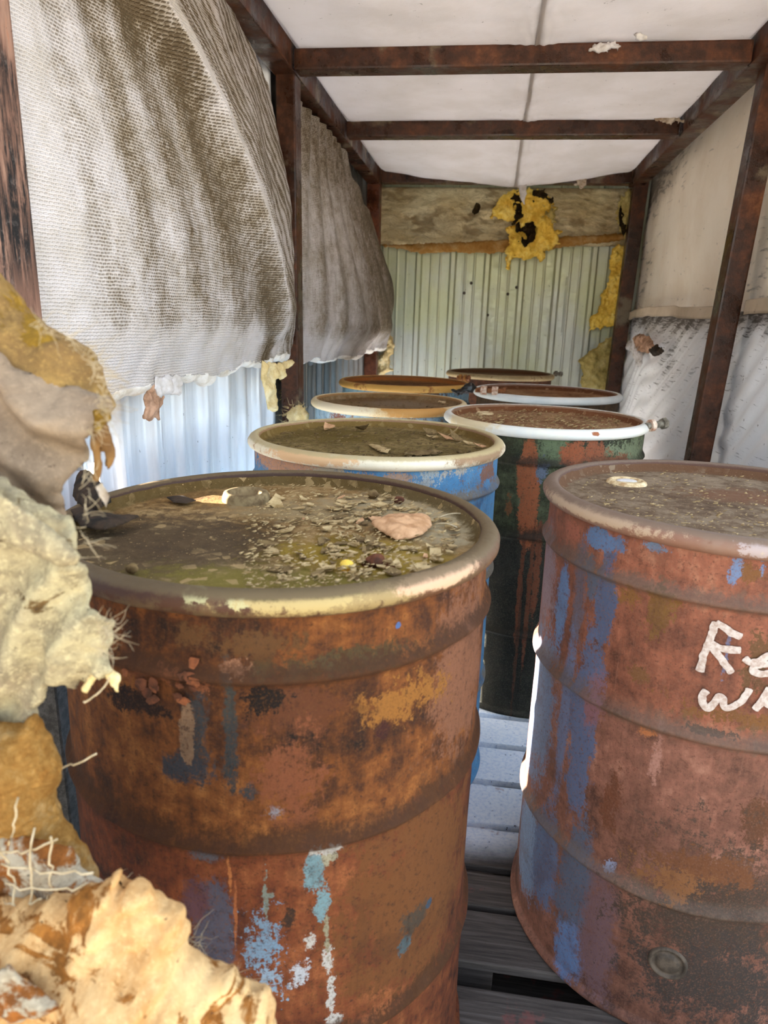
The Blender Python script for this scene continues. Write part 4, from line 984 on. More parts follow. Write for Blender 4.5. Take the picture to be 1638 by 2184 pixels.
# ---------------------------------------------------------------- front left drum (A)
RB = [C(40, 22, 12), C(92, 50, 22), C(150, 86, 38), C(196, 124, 62)]
RL = [C(58, 26, 16), C(112, 54, 30), C(148, 78, 42), C(186, 110, 64)]
BLUE_L, BLUEGREY, WHITE = C(146, 182, 190), C(92, 92, 108), C(232, 224, 214)
pa = lambda *a, **k: patch('A', *a, **k)
pA = [pa(900, 1900, 110, 190, C(138, 84, 42), 0.8, 0.25), pa(990, 1420, 40, 170, C(164, 108, 78), 0.7, 0.2),
      pa(455, 1990, 48, 100, C(96, 94, 112), 0.6, 0.2), pa(415, 1930, 30, 40, C(112, 74, 84), 0.8, 0.3), pa(450, 1820, 45, 18, C(110, 108, 116), 0.8, 0.3),
      pa(420, 1560, 26, 85, C(74, 74, 74), 0.9, 0.3), pa(395, 1640, 45, 26, C(72, 72, 76), 1.0, 0.35), pa(488, 1500, 12, 120, C(78, 78, 72), 1.3, 0.3), pa(492, 1620, 16, 70, C(70, 70, 68), 1.2, 0.3), pa(532, 1690, 18, 16, C(72, 74, 74), 1.8, 0.3),
      pa(398, 1560, 16, 70, C(176, 136, 102), 0.5, 0.06),
      pa(668, 1862, 24, 44, BLUE_L, 0.8, 0.05), pa(688, 1925, 15, 36, BLUE_L, 0.9, 0.05), pa(700, 1830, 14, 22, C(206, 196, 164), 1.4, 0.1), pa(690, 1808, 26, 12, WHITE, 1.6, 0.1),
      pa(566, 1915, 5, 52, C(150, 158, 146), 1.2, 0.1), pa(571, 1908, 12, 5, C(150, 158, 146), 1.2, 0.1), pa(487, 1850, 4, 56, C(214, 132, 74), 0.6, 0.2), pa(502, 1950, 3, 70, C(190, 112, 66), 0.8, 0.2),
      pa(562, 2020, 34, 46, C(142, 172, 200), 2.6, 0.1), pa(578, 2090, 24, 20, C(168, 192, 214), 2.2, 0.1), pa(660, 2012, 14, 18, WHITE, 1.2, 0.06), pa(640, 2072, 20, 26, C(224, 226, 232), 1.2, 0.06), pa(700, 2050, 9, 26, WHITE, 1.5, 0.06), pa(708, 2120, 8, 44, WHITE, 1.3, 0.06), pa(715, 2172, 16, 10, WHITE, 1.4), pa(700, 1990, 5, 40, C(180, 170, 140), 1.4),
      pa(590, 1730, 22, 14, C(176, 176, 184), 2.0, 0.1), pa(865, 2010, 14, 18, C(98, 118, 124), 0.9), pa(885, 1965, 26, 26, C(90, 76, 62), 0.9, 0.2), pa(915, 1928, 6, 8, C(70, 92, 112), 0.6),
      pa(618, 1960, 14, 22, C(70, 48, 36), 1.0, 0.15), pa(865, 1490, 70, 36, C(186, 122, 52), 1.8, 0.2), pa(820, 1560, 16, 18, C(80, 38, 30), 1.0, 0.2), pa(740, 1410, 160, 22, C(96, 82, 48), 1.2, 0.3), pa(520, 1375, 120, 24, C(118, 78, 40), 1.2, 0.3), pa(850, 1333, 5, 6, C(96, 130, 190), 0.5),
      pa(330, 1440, 80, 22, C(170, 100, 62), 2.0, 0.1), pa(300, 1500, 60, 20, C(48, 28, 20), 1.6, 0.2), pa(500, 1420, 25, 14, C(200, 140, 104), 1.6, 0.1), pa(640, 1520, 90, 60, C(118, 66, 36), 1.0, 0.3), pa(620, 1660, 60, 90, C(160, 92, 56), 1.2, 0.35), pa(560, 1500, 40, 26, C(34, 22, 16), 1.6, 0.15)]
shellA = drum_mat('front_left_drum_paint', RB, RL, pA, 1.0, C(84, 50, 24), rough=0.72, spec=0.22, gain=0.41)
lxy = lambda k, px, py: (px_lid(k, px, py)[0] - DR[k][0], px_lid(k, px, py)[1] - DR[k][1])
def lp_(k, px, py, rx, ry, c, rg=1.0, sf=0.3):
    return lxy(k, px, py) + (rx, ry, c, rg, sf)
lidA = lid_mat('front_left_lid_dirt', C(176, 146, 100), C(132, 100, 58), C(78, 56, 34), [
    lp_('A', 330, 1170, 0.16, 0.16, C(72, 58, 42), 0.8, 0.4), lp_('A', 790, 1190, 0.11, 0.07, C(150, 122, 44), 1.2, 0.4), lp_('A', 700, 1260, 0.20, 0.06, C(120, 106, 46), 1.0, 0.4), lp_('A', 850, 1085, 0.12, 0.09, C(164, 146, 112), 1.2, 0.4), lp_('A', 640, 1090, 0.10, 0.05, C(150, 128, 92), 1.4, 0.4), lp_('A', 960, 1120, 0.05, 0.10, C(176, 160, 126), 1.2, 0.4), lp_('A', 740, 1210, 0.012, 0.012, C(232, 178, 40), 1.0, 0.1), lp_('A', 810, 1205, 0.02, 0.012, C(96, 40, 22), 1.5, 0.1)], 1.0, rim=C(84, 66, 34))
UA = 0.2995
ringA = ring_mat('front_left_ring_paint', C(92, 78, 52), C(92, 58, 34), C(70, 38, 22), 0.55, [
    (0.06, 0.040, 0.10, 0.016, C(140, 118, 76), 1.8, 0.25), (0.19, 0.036, 0.07, 0.014, C(190, 152, 120), 1.0, 0.2), (-0.085, 0.032, 0.014, 0.012, C(166, 158, 116), 1.4, 0.08), (-0.040, 0.040, 0.014, 0.008, C(170, 160, 116), 1.4, 0.08), (0.02, 0.040, 0.06, 0.010, C(164, 142, 92), 2.6, 0.15), (0.0, 0.030, 0.10, 0.008, C(92, 78, 44), 1.2, 0.3), (-0.20, 0.030, 0.10, 0.02, C(66, 40, 28), 1.0, 0.3)], 1.0, dust=C(100, 82, 56))
dA = make_drum('A', 'nearest rust brown drum on the left, its lid littered with flakes and a dry leaf', shellA, lidA, ringA, 400, 0.0022)
bung('A', 525, 1068, 0.036, BUNG_DARK, dA, open_ring=True, cap=DARKWOOD)  # dark fill painted in for the shade inside the open ring
# curled scabs of rust lifting off its shell
c = dcam('A'); rr_ = np.array([-c[1], c[0]])
rg = np.random.default_rng(4)
for j in range(16):
    px, py = rg.uniform(240, 430), rg.uniform(1405, 1490)
    u, v = px_drum('A', px, py); th = u / 0.293; n = c * math.cos(th) + rr_ * math.sin(th); t = -c * math.sin(th) + rr_ * math.cos(th)
    s = rg.uniform(0.004, 0.010); a = np.linspace(0, 2 * PI, 9, endpoint=False); rad = s * rg.uniform(0.5, 1.0, 9)
    V = []
    for lay in (0.0, 0.0012):
        for ai, ra in zip(a, rad):
            lift = 0.0025 + lay + 0.004 * (math.sin(ai + j) * 0.5 + 0.5) * ra / s
            q = n * (0.2860 + lift) + t * (ra * math.cos(ai)); V.append((q[0], q[1], v + ra * 0.8 * math.sin(ai)))
    n9 = 9
    Fc = [list(range(n9))[::-1], list(range(n9, 2 * n9))] + [[i, (i + 1) % n9, n9 + (i + 1) % n9, n9 + i] for i in range(n9)]
    mesh_obj('rust_scale', np.array(V), Fc, RUST_SCALE if j % 3 else RUST_SCALE_L, dA, smooth=False)

# ---------------------------------------------------------------- right front drum (H) with the white lettering
RR = [C(96, 54, 38), C(146, 86, 62), C(176, 106, 78), C(202, 140, 108)]
RR2 = [C(84, 52, 42), C(130, 84, 66), C(160, 104, 84), C(190, 134, 110)]
ph = lambda *a, **k: patch('H', *a, **k)
BL = C(92, 128, 184)
pH = [ph(1165, 1240, 16, 130, C(160, 138, 148), 0.7, 0.3), ph(1198, 1290, 13, 90, C(118, 150, 197), 0.6, 0.2), ph(1232, 1280, 12, 130, C(116, 104, 116), 0.8, 0.3), ph(1290, 1290, 22, 130, C(92, 106, 139), 0.6, 0.12), ph(1262, 1230, 14, 40, C(96, 105, 125), 0.8, 0.2),
      ph(1285, 1150, 42, 22, C(105, 135, 177), 0.8, 0.1), ph(1400, 1168, 20, 10, C(129, 150, 179), 1.6, 0.15), ph(1220, 1130, 16, 20, C(186, 110, 84), 0.8, 0.2),
      ph(1150, 1500, 24, 190, C(132, 150, 184), 0.5, 0.2), ph(1205, 1520, 12, 190, C(119, 130, 165), 0.5, 0.25), ph(1245, 1540, 32, 210, C(100, 114, 149), 0.6, 0.15), ph(1265, 1500, 22, 60, C(150, 104, 112), 0.9, 0.3),
      ph(1125, 1800, 22, 110, C(139, 165, 201), 0.5, 0.2), ph(1160, 1830, 26, 120, C(106, 126, 163), 0.6, 0.2), ph(1225, 1900, 40, 130, C(97, 109, 132), 0.7, 0.25), ph(1215, 2030, 36, 60, C(111, 140, 187), 0.6, 0.2), ph(1275, 1990, 40, 140, C(128, 96, 100), 0.8, 0.35),
      ph(1340, 1270, 22, 14, C(148, 100, 48), 1.8, 0.1), ph(1408, 1300, 26, 50, C(140, 98, 46), 1.7, 0.12), ph(1360, 1432, 16, 22, C(132, 88, 50), 1.6, 0.1), ph(1540, 1145, 30, 12, C(161, 162, 184), 2.2), ph(1610, 1225, 40, 16, C(140, 92, 48), 1.8), ph(1565, 1215, 10, 26, C(128, 148, 187), 2.0), ph(1625, 1215, 6, 18, C(128, 148, 187), 1.6),
      ph(1555, 1530, 90, 20, C(140, 92, 44), 1.8, 0.15), ph(1520, 1560, 60, 8, C(70, 48, 38), 1.6, 0.15), ph(1618, 1765, 44, 50, C(110, 66, 38), 1.2, 0.15), ph(1305, 1700, 18, 60, C(122, 70, 44), 1.4, 0.3), ph(1300, 1840, 14, 16, C(155, 162, 191), 1.4), ph(1520, 1960, 170, 160, C(78, 62, 50), 1.0, 0.3), ph(1500, 1850, 110, 30, C(128, 78, 44), 1.8, 0.3), ph(1430, 1880, 60, 26, C(150, 98, 56), 2.2, 0.2), ph(1545, 2100, 160, 90, C(70, 60, 54), 1.0, 0.3), ph(1620, 1420, 22, 60, C(120, 84, 50), 1.8, 0.1), ph(1552, 1380, 5, 40, C(128, 124, 153), 1.6), ph(1540, 1450, 6, 20, C(128, 124, 153), 1.6), ph(1400, 1620, 10, 60, C(190, 136, 118), 1.4, 0.4), ph(1380, 1560, 20, 14, C(196, 120, 70), 1.4, 0.3)]
shellH = drum_mat('lettered_drum_paint', RR, RR2, pH, 3.0, C(112, 92, 78), streak=C(196, 140, 118), streak_amt=0.35, speck=C(88, 52, 36), grime_amt=0.72, gain=0.50)
lidH = lid_mat('lettered_lid_dirt', C(146, 126, 102), C(110, 88, 66), C(72, 52, 38), [lp_('H', 1600, 1060, 0.10, 0.05, C(118, 82, 58), 1.4, 0.5)], 3.0, rim=C(104, 72, 50))
ringH = ring_mat('lettered_ring_paint', C(128, 104, 88), C(122, 86, 68), C(104, 66, 46), 0.35, [(0.05, 0.042, 0.02, 0.010, C(158, 142, 138), 2.6, 0.1), (0.13, 0.046, 0.05, 0.010, C(186, 166, 130), 2.0, 0.1), (-0.2, 0.042, 0.12, 0.010, C(160, 136, 112), 1.8, 0.2)], 3.0, dust=C(116, 96, 80))
dH = make_drum('H', 'rust red drum with blue paint streaks and white hand lettering at the right edge', shellH, lidH, ringH, 400, 0.0018)
bung('H', 1336, 1030, 0.036, BUNG_PALE, dH, cap=WHITEFLAP)
# hand painted white letters, cut by the frame edge
def letter_pt(cx, cy): return px_drum('H', 1380 + 0.1831 * cx, 1240 + 0.1831 * cy)
STROKES = [[(800, 465), (780, 530), (720, 700), (660, 860), (615, 1050)], [(800, 480), (880, 515), (980, 590), (1100, 650)], [(715, 700), (770, 740), (860, 775), (960, 790), (1095, 800)], [(745, 740), (850, 880), (940, 1000), (990, 1065)],
           [(1130, 885), (1200, 950), (1290, 930), (1380, 870), (1440, 850), (1480, 890), (1420, 960), (1330, 960), (1240, 990), (1230, 1040), (1300, 1075), (1420, 1065)],
           [(695, 1260), (650, 1320), (640, 1400), (690, 1475), (730, 1465), (790, 1400), (830, 1330), (880, 1350), (880, 1420), (900, 1470), (980, 1460), (1090, 1400), (1160, 1310), (1190, 1240)],
           [(1245, 1490), (1310, 1420), (1370, 1330), (1430, 1230)], [(1345, 1375), (1400, 1420), (1440, 1440)]]
cH = dcam('H'); rH = np.array([-cH[1], cH[0]])
for j, st in enumerate(STROKES):
    P = np.array([letter_pt(*q) for q in st]); seg = np.linalg.norm(np.diff(P, axis=0), axis=1); s = np.concatenate([[0], np.cumsum(seg)])
    n = max(8, int(s[-1] / 0.0012)); tt = np.linspace(0, s[-1], n); L = np.stack([np.interp(tt, s, P[:, 0]), np.interp(tt, s, P[:, 1])], -1)
    for _ in range(6): L[1:-1] = (L[:-2] + 2 * L[1:-1] + L[2:]) / 4
    T_ = np.gradient(L, axis=0); T_ /= np.linalg.norm(T_, axis=1, keepdims=True); Nn = np.stack([-T_[:, 1], T_[:, 0]], -1)
    w = 0.0052 * (1 + 0.16 * fbm(np.stack([tt * 130, 0 * tt + j, 0 * tt], -1), 4)); w2 = 0.0052 * (1 + 0.16 * fbm(np.stack([tt * 130, 0 * tt + j + 50, 0 * tt], -1), 3))
    w[0] *= 0.5; w2[0] *= 0.5; w[-1] *= 0.5; w2[-1] *= 0.5
    V = []
    for off, rad in ((w, 0.2858), (0.6 * w, 0.2860), (0 * w, 0.2861), (-0.6 * w2, 0.2860), (-w2, 0.2858)):
        Q = L + Nn * off[:, None]; th = Q[:, 0] / 0.293
        rads = rad + 0.0012 + 0.0018 * fbm(np.stack([np.cos(th) * 2.2, np.sin(th) * 2.2, Q[:, 1] * 6 + ord('H')], -1), 4) + 0.0088 * np.exp(-(np.clip(Q[:, 1] - (0.712 - ZP), 0, 9) / 0.0105) ** 2)
        XY = rads[:, None] * (np.cos(th)[:, None] * cH + np.sin(th)[:, None] * rH); V.append(np.concatenate([XY, Q[:, 1:2]], 1))
    sheet('letter_stroke', np.stack(V), CHALK, dH, thick=0.0)
# round raised plug near the foot
u, v = px_drum('H', 1424, 2052); th = u / 0.293; n = Vector((*(cH * math.cos(th) + rH * math.sin(th)), 0))
rot = Vector((0, 0, 1)).rotation_difference(n).to_matrix().to_4x4()
pl = lathe('side_plug', [(0.0295, 0.0), (0.0285, 0.004), (0.026, 0.0055), (0.0235, 0.004), (0.0225, 0.002), (0.0175, 0.002), (0.0165, 0.0045), (0.010, 0.005), (0.0004, 0.005)][::-1], 48, PLUGM, dH, (0, -1))
pl.matrix_local = Matrix.Translation(n * 0.2845 + Vector((0, 0, v))) @ rot

# ---------------------------------------------------------------- second left drum (B), blue
pb = lambda *a, **k: patch('B', *a, **k)
BB = [C(58, 104, 150), C(86, 150, 202), C(98, 164, 214), C(120, 178, 220)]
pB = [pb(600, 985, 70, 30, C(228, 168, 128), 0.9, 0.15), pb(700, 1012, 40, 14, C(208, 190, 160), 1.5, 0.15), pb(860, 1020, 30, 12, C(206, 168, 140), 2.0, 0.1), pb(905, 1030, 20, 26, C(196, 206, 206), 2.0, 0.1), pb(1040, 1010, 16, 20, C(160, 110, 86), 1.8), pb(790, 1020, 16, 8, C(204, 160, 120), 1.8), pb(985, 1005, 22, 8, C(214, 206, 190), 1.8)]
shellB = drum_mat('blue_drum_paint', BB, BB, pB, 5.0, C(134, 116, 88), streak=C(110, 170, 216), streak_amt=0.3, speck=C(120, 108, 96), gain=0.55)
lidB = lid_mat('blue_drum_lid_dirt', C(156, 132, 86), C(118, 98, 56), C(78, 62, 34), [lp_('B', 720, 930, 0.12, 0.10, C(112, 92, 44), 1.0, 0.4)], 5.0, rim=C(120, 94, 48))
ringB = ring_mat('blue_drum_ring_paint', C(222, 208, 176), C(232, 220, 196), C(172, 120, 78), 0.40, [(-0.15, 0.040, 0.10, 0.02, C(218, 176, 130), 1.4, 0.2), (0.27, 0.03, 0.12, 0.03, C(150, 118, 86), 1.2, 0.3)], 5.0, dust=C(184, 164, 120))
dB = make_drum('B', 'bright blue drum behind the nearest left drum, with dry leaf scraps on its lid', shellB, lidB, ringB, 300)

# ---------------------------------------------------------------- dark green drum with an orange drip (D)
pd = lambda *a, **k: patch('D', *a, **k)
GD = [C(34, 34, 22), C(60, 62, 38), C(88, 92, 62), C(122, 132, 100)]
GD2 = [C(26, 22, 18), C(38, 32, 26), C(52, 46, 38), C(66, 60, 50)]
OR = C(184, 104, 62)
pD = [pd(1180, 955, 40, 40, C(118, 132, 96), 1.6, 0.2), pd(1340, 965, 40, 24, C(134, 144, 112), 1.8, 0.2), pd(1060, 960, 30, 30, C(72, 70, 44), 1.2, 0.3),
      pd(1124, 1010, 21, 80, OR, 0.35, 0.06), pd(1127, 1080, 22, 90, OR, 0.3, 0.06), pd(1132, 1140, 26, 16, OR, 0.5, 0.06), pd(1108, 1260, 5, 120, C(130, 72, 44), 0.5, 0.2), pd(1126, 1280, 5, 150, C(124, 70, 44), 0.5, 0.2), pd(1144, 1220, 8, 90, C(136, 76, 48), 0.6, 0.2), pd(1100, 1400, 3, 130, C(98, 58, 38), 0.5, 0.3),
      pd(1225, 970, 26, 28, C(176, 96, 58), 0.7, 0.1), pd(1268, 968, 22, 28, C(166, 92, 58), 0.9, 0.12), pd(1310, 985, 30, 16, C(142, 84, 54), 1.4, 0.2), pd(1085, 1080, 6, 22, C(142, 92, 52), 1.2, 0.2), pd(1158, 1002, 10, 20, C(120, 130, 150), 1.4, 0.3), pd(1380, 960, 10, 40, C(110, 56, 34), 1.0, 0.2)]
shellD = drum_mat('green_drum_paint', GD, GD2, pD, 7.0, C(40, 34, 22), split=0.54, streak=C(86, 88, 60), streak_amt=0.25, speck=C(22, 20, 14), gain=0.62)
lidD = lid_mat('green_drum_lid_rust', C(184, 150, 112), C(152, 110, 78), C(108, 70, 46), (), 7.0, rim=C(116, 70, 42))
WR = (C(240, 234, 218), C(228, 228, 222), C(168, 112, 66))
ringD = ring_mat('green_drum_white_ring', WR[0], WR[1], WR[2], 0.12, [(-0.24, 0.03, 0.10, 0.03, C(228, 208, 168), 1.0, 0.3), (0.14, 0.040, 0.012, 0.006, C(160, 96, 60), 1.2, 0.1)], 7.0)
dD = make_drum('D', 'dark green drum with a broad orange rust drip and a white closing ring', shellD, lidD, ringD, 300)
bung('D', 1034, 883, 0.028, BUNG_PALE, dD)
ring_bolt('D', 1398, 906, (0.82, 0.45, 0.10), 0.062, 0.0095, BOLT_GREY, LUG_WHITE, dD, 1)

# ---------------------------------------------------------------- farther drums
RUST = [C(52, 30, 22), C(88, 52, 36), C(120, 74, 50), C(146, 98, 70)]
RUSTG = [C(52, 44, 30), C(90, 66, 44), C(116, 88, 62), C(128, 122, 92)]
pc = lambda *a, **k: patch('C', *a, **k)
shellC = drum_mat('pale_blue_drum_paint', [C(150, 196, 226), C(186, 220, 240), C(206, 230, 244), C(220, 236, 244)], BB, [pc(716, 893, 22, 12, C(168, 104, 80), 1.2), pc(850, 905, 80, 10, C(170, 130, 96), 1.6, 0.3)], 9.0, C(150, 140, 120), gain=0.68)
lidC = lid_mat('pale_blue_drum_lid_rust', C(150, 124, 92), C(128, 98, 62), C(110, 72, 34), [lp_('C', 850, 862, 0.12, 0.10, C(142, 122, 100), 0.8, 0.5)], 9.0, rim=C(150, 92, 36))
ringC = ring_mat('pale_blue_drum_ring', C(224, 200, 150), C(232, 214, 176), C(186, 128, 66), 0.45, [(-0.18, 0.03, 0.14, 0.04, C(228, 210, 178), 1.2, 0.3), (0.10, 0.036, 0.14, 0.03, C(196, 142, 76), 1.2, 0.3)], 9.0)
dC = make_drum('C', 'pale blue drum third along the left wall, with a cream closing ring', shellC, lidC, ringC, 220)
bung('C', 950, 858, 0.026, BUNG_PALE, dC)
shellE = drum_mat('brown_green_drum_paint', RUSTG, RUST, [], 11.0, gain=0.62)
lidE = lid_mat('white_ring_lid_rust', C(172, 136, 100), C(140, 98, 66), C(100, 64, 40), (), 11.0, rim=C(104, 60, 36))
ringE = ring_mat('bolted_white_ring', C(236, 238, 236), C(222, 228, 228), C(150, 96, 60), 0.14, (), 11.0)
dE = make_drum('E', 'rusty drum with white closing ring and big rusty ring bolt, behind the green drum', shellE, lidE, ringE, 220)
ring_bolt('E', 1046, 833, (1.0, -0.12, 0.0), 0.115, 0.0095, BOLT_RUST, LUG_WHITE, dE, 2, 0.012)
pf = lambda *a, **k: patch('F', *a, **k)
shellF = drum_mat('sky_blue_drum_paint', [C(120, 180, 214), C(158, 206, 232), C(172, 214, 236), C(190, 222, 238)], BB, [pf(905, 845, 60, 10, C(120, 84, 54), 1.4, 0.3)], 13.0, gain=0.68)
lidF = lid_mat('orange_ring_lid_rust', C(150, 106, 60), C(124, 80, 44), C(90, 52, 28), [lp_('F', 850, 818, 0.14, 0.10, C(92, 62, 40), 0.8, 0.5)], 13.0, rim=C(156, 92, 44))
ringF = ring_mat('orange_yellow_ring', C(214, 168, 92), C(206, 156, 80), C(150, 88, 42), 0.5, (), 13.0)
dF = make_drum('F', 'blue drum far back on the left with an orange yellow closing ring', shellF, lidF, ringF, 220)
bung('F', 785, 807, 0.028, BUNG_PALE, dF)
ring_bolt('F', 988, 806, (1, -0.3, 0), 0.06, 0.009, BOLT_RUST, ORANGELUG, dF, 2, 0.010)
shellG = drum_mat('rust_brown_drum_paint', RUST, RUST, [], 15.0, gain=0.62)
lidG = lid_mat('far_lid_rust', C(128, 100, 74), C(104, 76, 52), C(80, 54, 36), (), 15.0, rim=C(96, 62, 40))
ringG = ring_mat('dull_tan_ring', C(180, 160, 122), C(150, 128, 92), C(112, 78, 48), 0.5, (), 15.0)
dG = make_drum('G', 'farthest rust brown drum standing against the corrugated back wall', shellG, lidG, ringG, 200)
bung('G', 1076, 785, 0.032, BUNG_PALE, dG)
ring_bolt('G', 1189, 797, (0.7, -0.7, 0), 0.05, 0.009, BOLT_GREY, BOLT_GREY, dG, 1, -0.004)

# ================================================================ PALLETS
def pallet(y0, y1, label, rows, x0=-0.62, x1=0.622, seed=0):
    r = empty('wooden_pallet', (0, (y0 + y1) / 2, 0), label, 'pallet', 'wooden pallets under the drums')
    rg = np.random.default_rng(seed)
    for xc in (x0 + 0.05, 0.032, x1 - 0.05):
        bm = bmesh.new(); box_bm(bm, (xc, (y0 + y1) / 2, 0.092), (0.096, y1 - y0 - 0.004, 0.120), None, 0.003); kid(bm_obj('stringer', bm, WOOD), r)
    for (a, b) in rows:
        bm = bmesh.new(); th = 0.018 + (0.006 if b - a > 0.12 and a < 1.1 and seed == 1 else 0)
        box_bm(bm, ((x0 + x1) / 2 + rg.normal(0, 0.004), (a + b) / 2, ZP - th / 2 - 0.0005 - rg.uniform(0, 0.0015)), (x1 - x0, b - a, th), Matrix.Rotation(rg.normal(0, 0.003), 3, 'Z'), 0.003)
        kid(bm_obj('deck_board', bm, WOOD), r)
    for yc in (y0 + 0.06, (y0 + y1) / 2, y1 - 0.06):
        bm = bmesh.new(); box_bm(bm, ((x0 + x1) / 2, yc, 0.016), (x1 - x0, 0.1, 0.030), None, 0.003); kid(bm_obj('bottom_board', bm, WOOD), r)
    return r
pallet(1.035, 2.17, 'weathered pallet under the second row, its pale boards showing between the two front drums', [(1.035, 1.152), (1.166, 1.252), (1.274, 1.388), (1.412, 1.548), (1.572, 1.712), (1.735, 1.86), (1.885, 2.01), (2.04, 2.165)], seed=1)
pallet(-0.06, 0.985, 'dark front pallet at the bottom of the gap between the nearest drums', [(0.862, 0.984), (0.72, 0.84), (0.56, 0.69), (0.40, 0.53), (0.24, 0.37), (0.08, 0.21), (-0.06, 0.05)], seed=2)
pallet(2.20, 3.32, 'pallet under the middle drums, hidden in the dark', [(2.20 + k * 0.14, 2.32 + k * 0.14) for k in range(8)], seed=3)
pallet(3.34, 4.44, 'pallet under the drums beside the back wall', [(3.34 + k * 0.138, 3.46 + k * 0.138) for k in range(8)], seed=4)

# ================================================================ LITTER ON THE LIDS
def flake(name, x, y, z, s, mat, seed, asp=1.0, lift=0.25, n=9, parent=None):
    """a thin curled chip lying on a lid"""
    rg = np.random.default_rng(seed); a = np.sort(rg.uniform(0, 2 * PI, n)); r = s * rg.uniform(0.55, 1.0, n); yaw = rg.uniform(0, PI)
    ex, ey = r * np.cos(a), asp * r * np.sin(a); cx, sy = math.cos(yaw), math.sin(yaw)
    tx, ty = rg.normal(0, lift, 2) * 0.5
    def zz(px, py): return 0.5 * lift * (px * px + 0.4 * py * py) / s + tx * px + ty * py
    rim = np.stack([ex * cx - ey * sy, ex * sy + ey * cx, zz(ex, ey)], -1)
    inn = np.stack([0.5 * (ex * cx - ey * sy), 0.5 * (ex * sy + ey * cx), zz(ex * 0.5, ey * 0.5)], -1)
    top = np.concatenate([rim, inn, [[0, 0, 0]]]); th = 0.0009 + s * 0.02
    V = np.concatenate([top + [0, 0, th], rim]); V[:, 2] -= V[:, 2].min()
    F_ = []
    for i in range(n):
        j = (i + 1) % n; k = 2 * n + 1
        F_ += [(i, j, n + j, n + i), (n + i, n + j, 2 * n), (j, i, k + i, k + j)]
    F_.append([2 * n + 1 + i for i in range(n)][::-1])
    return mesh_obj(name, V, F_, mat, parent, loc=(x, y, z), smooth=False)
zA = DR['A'][3] - 0.0150
def on_lid(k, px, py): return on_plane(px, py, 2, DR[k][3] - 0.0150)[:2]
# single chips on the nearest lid
rg = np.random.default_rng(21)
spots = []
while len(spots) < 190:
    px, py = rg.uniform(560, 1010), rg.uniform(1055, 1290)
    dens = math.exp(-(((px - 820) / 200) ** 2 + ((py - 1130) / 85) ** 2))
    x, y = on_lid('A', px, py)
    if rg.random() < dens and math.hypot(x - DR['A'][0], y - DR['A'][1]) < 0.245 and math.hypot(px - 860, (py - 1135) * 2) > 75: spots.append((x, y))
for k, (x, y) in enumerate(spots):
    s = float(rg.choice([0.007, 0.010, 0.013, 0.017], p=[0.4, 0.3, 0.2, 0.1]))
    o = flake('paint_flake', x, y, zA + 0.0005, s, (FLAKE, FLAKE_D, FLAKE, LEAF)[k % 4 if k % 9 == 0 else k % 3], 100 + k, rg.uniform(0.5, 1.0), 0.35)
    tone = {FLAKE: 'pale tan', FLAKE_D: 'dark brown', LEAF: 'pinkish'}[o.data.materials[0]]
    dx, dy = x - DR['A'][0], y - DR['A'][1]
    where = 'toward the right rim of' if dx > 0.13 else 'on the near half of' if dy < -0.02 else 'on the far half of'
    size = 'broad' if s > 0.011 else 'tiny'
    tag(o, '%s %s curled flake %s the nearest left lid' % (size, tone, where), 'flake', '%s %s flakes %s the nearest left lid' % (size, tone, where))
BUNGS = {'A': on_lid('A', 525, 1068), 'H': on_lid('H', 1336, 1030), 'D': on_lid('D', 1034, 883), 'C': on_lid('C', 950, 858)}
def stuff_litter(k, n, area, label, mats, seed, smax=0.006):
    rg = np.random.default_rng(seed); V = []; F_ = []; b = 0; x0, y0 = DR[k][:2]; R = DR[k][2] * 0.86
    while b < n * 8:
        px, py = rg.uniform(area[0], area[2]), rg.uniform(area[1], area[3]); x, y = on_lid(k, px, py)
        if math.hypot(x - x0, y - y0) > R or (k in BUNGS and math.hypot(x - BUNGS[k][0], y - BUNGS[k][1]) < 0.046): continue
        s = rg.uniform(0.0012, smax) * rg.uniform(0.4, 1); a = np.sort(rg.uniform(0, 2 * PI, 4)); tx, ty = rg.normal(0, 0.25, 2)
        q = np.stack([x + s * np.cos(a), y + s * np.sin(a), DR[k][3] - 0.0116 + s * (0.3 + abs(tx) * (1 + np.cos(a)))], -1)
        V += list(q) + list(q + [0, 0, s * 0.25]); F_ += [(b, b + 3, b + 2, b + 1), (b + 4, b + 5, b + 6, b + 7)] + [(b + i, b + (i + 1) % 4, b + 4 + (i + 1) % 4, b + 4 + i) for i in range(4)]; b += 8
    o = mesh_obj('lid_litter', np.array(V), np.array(F_), mats, smooth=False)
    return tag(o, label, 'litter', kind='stuff')
stuff_litter('A', 1500, (520, 1040, 1040, 1300), 'fine grit and tiny flakes scattered over the nearest left drum lid', FLAKE, 31)
stuff_litter('B', 900, (560, 900, 1060, 1000), 'fine litter scattered over the lid of the bright blue drum', FLAKE_D, 32, 0.008)
stuff_litter('H', 700, (1200, 990, 1800, 1190), 'pale grit scattered over the lid of the lettered right drum', FLAKE, 33, 0.005)
stuff_litter('D', 900, (960, 862, 1390, 935), 'brown litter scattered over the lid of the green drum', FLAKE, 34, 0.009)
stuff_litter('C', 250, (690, 842, 960, 900), 'fine litter scattered over the lid of the pale blue drum', FLAKE_D, 35, 0.008)
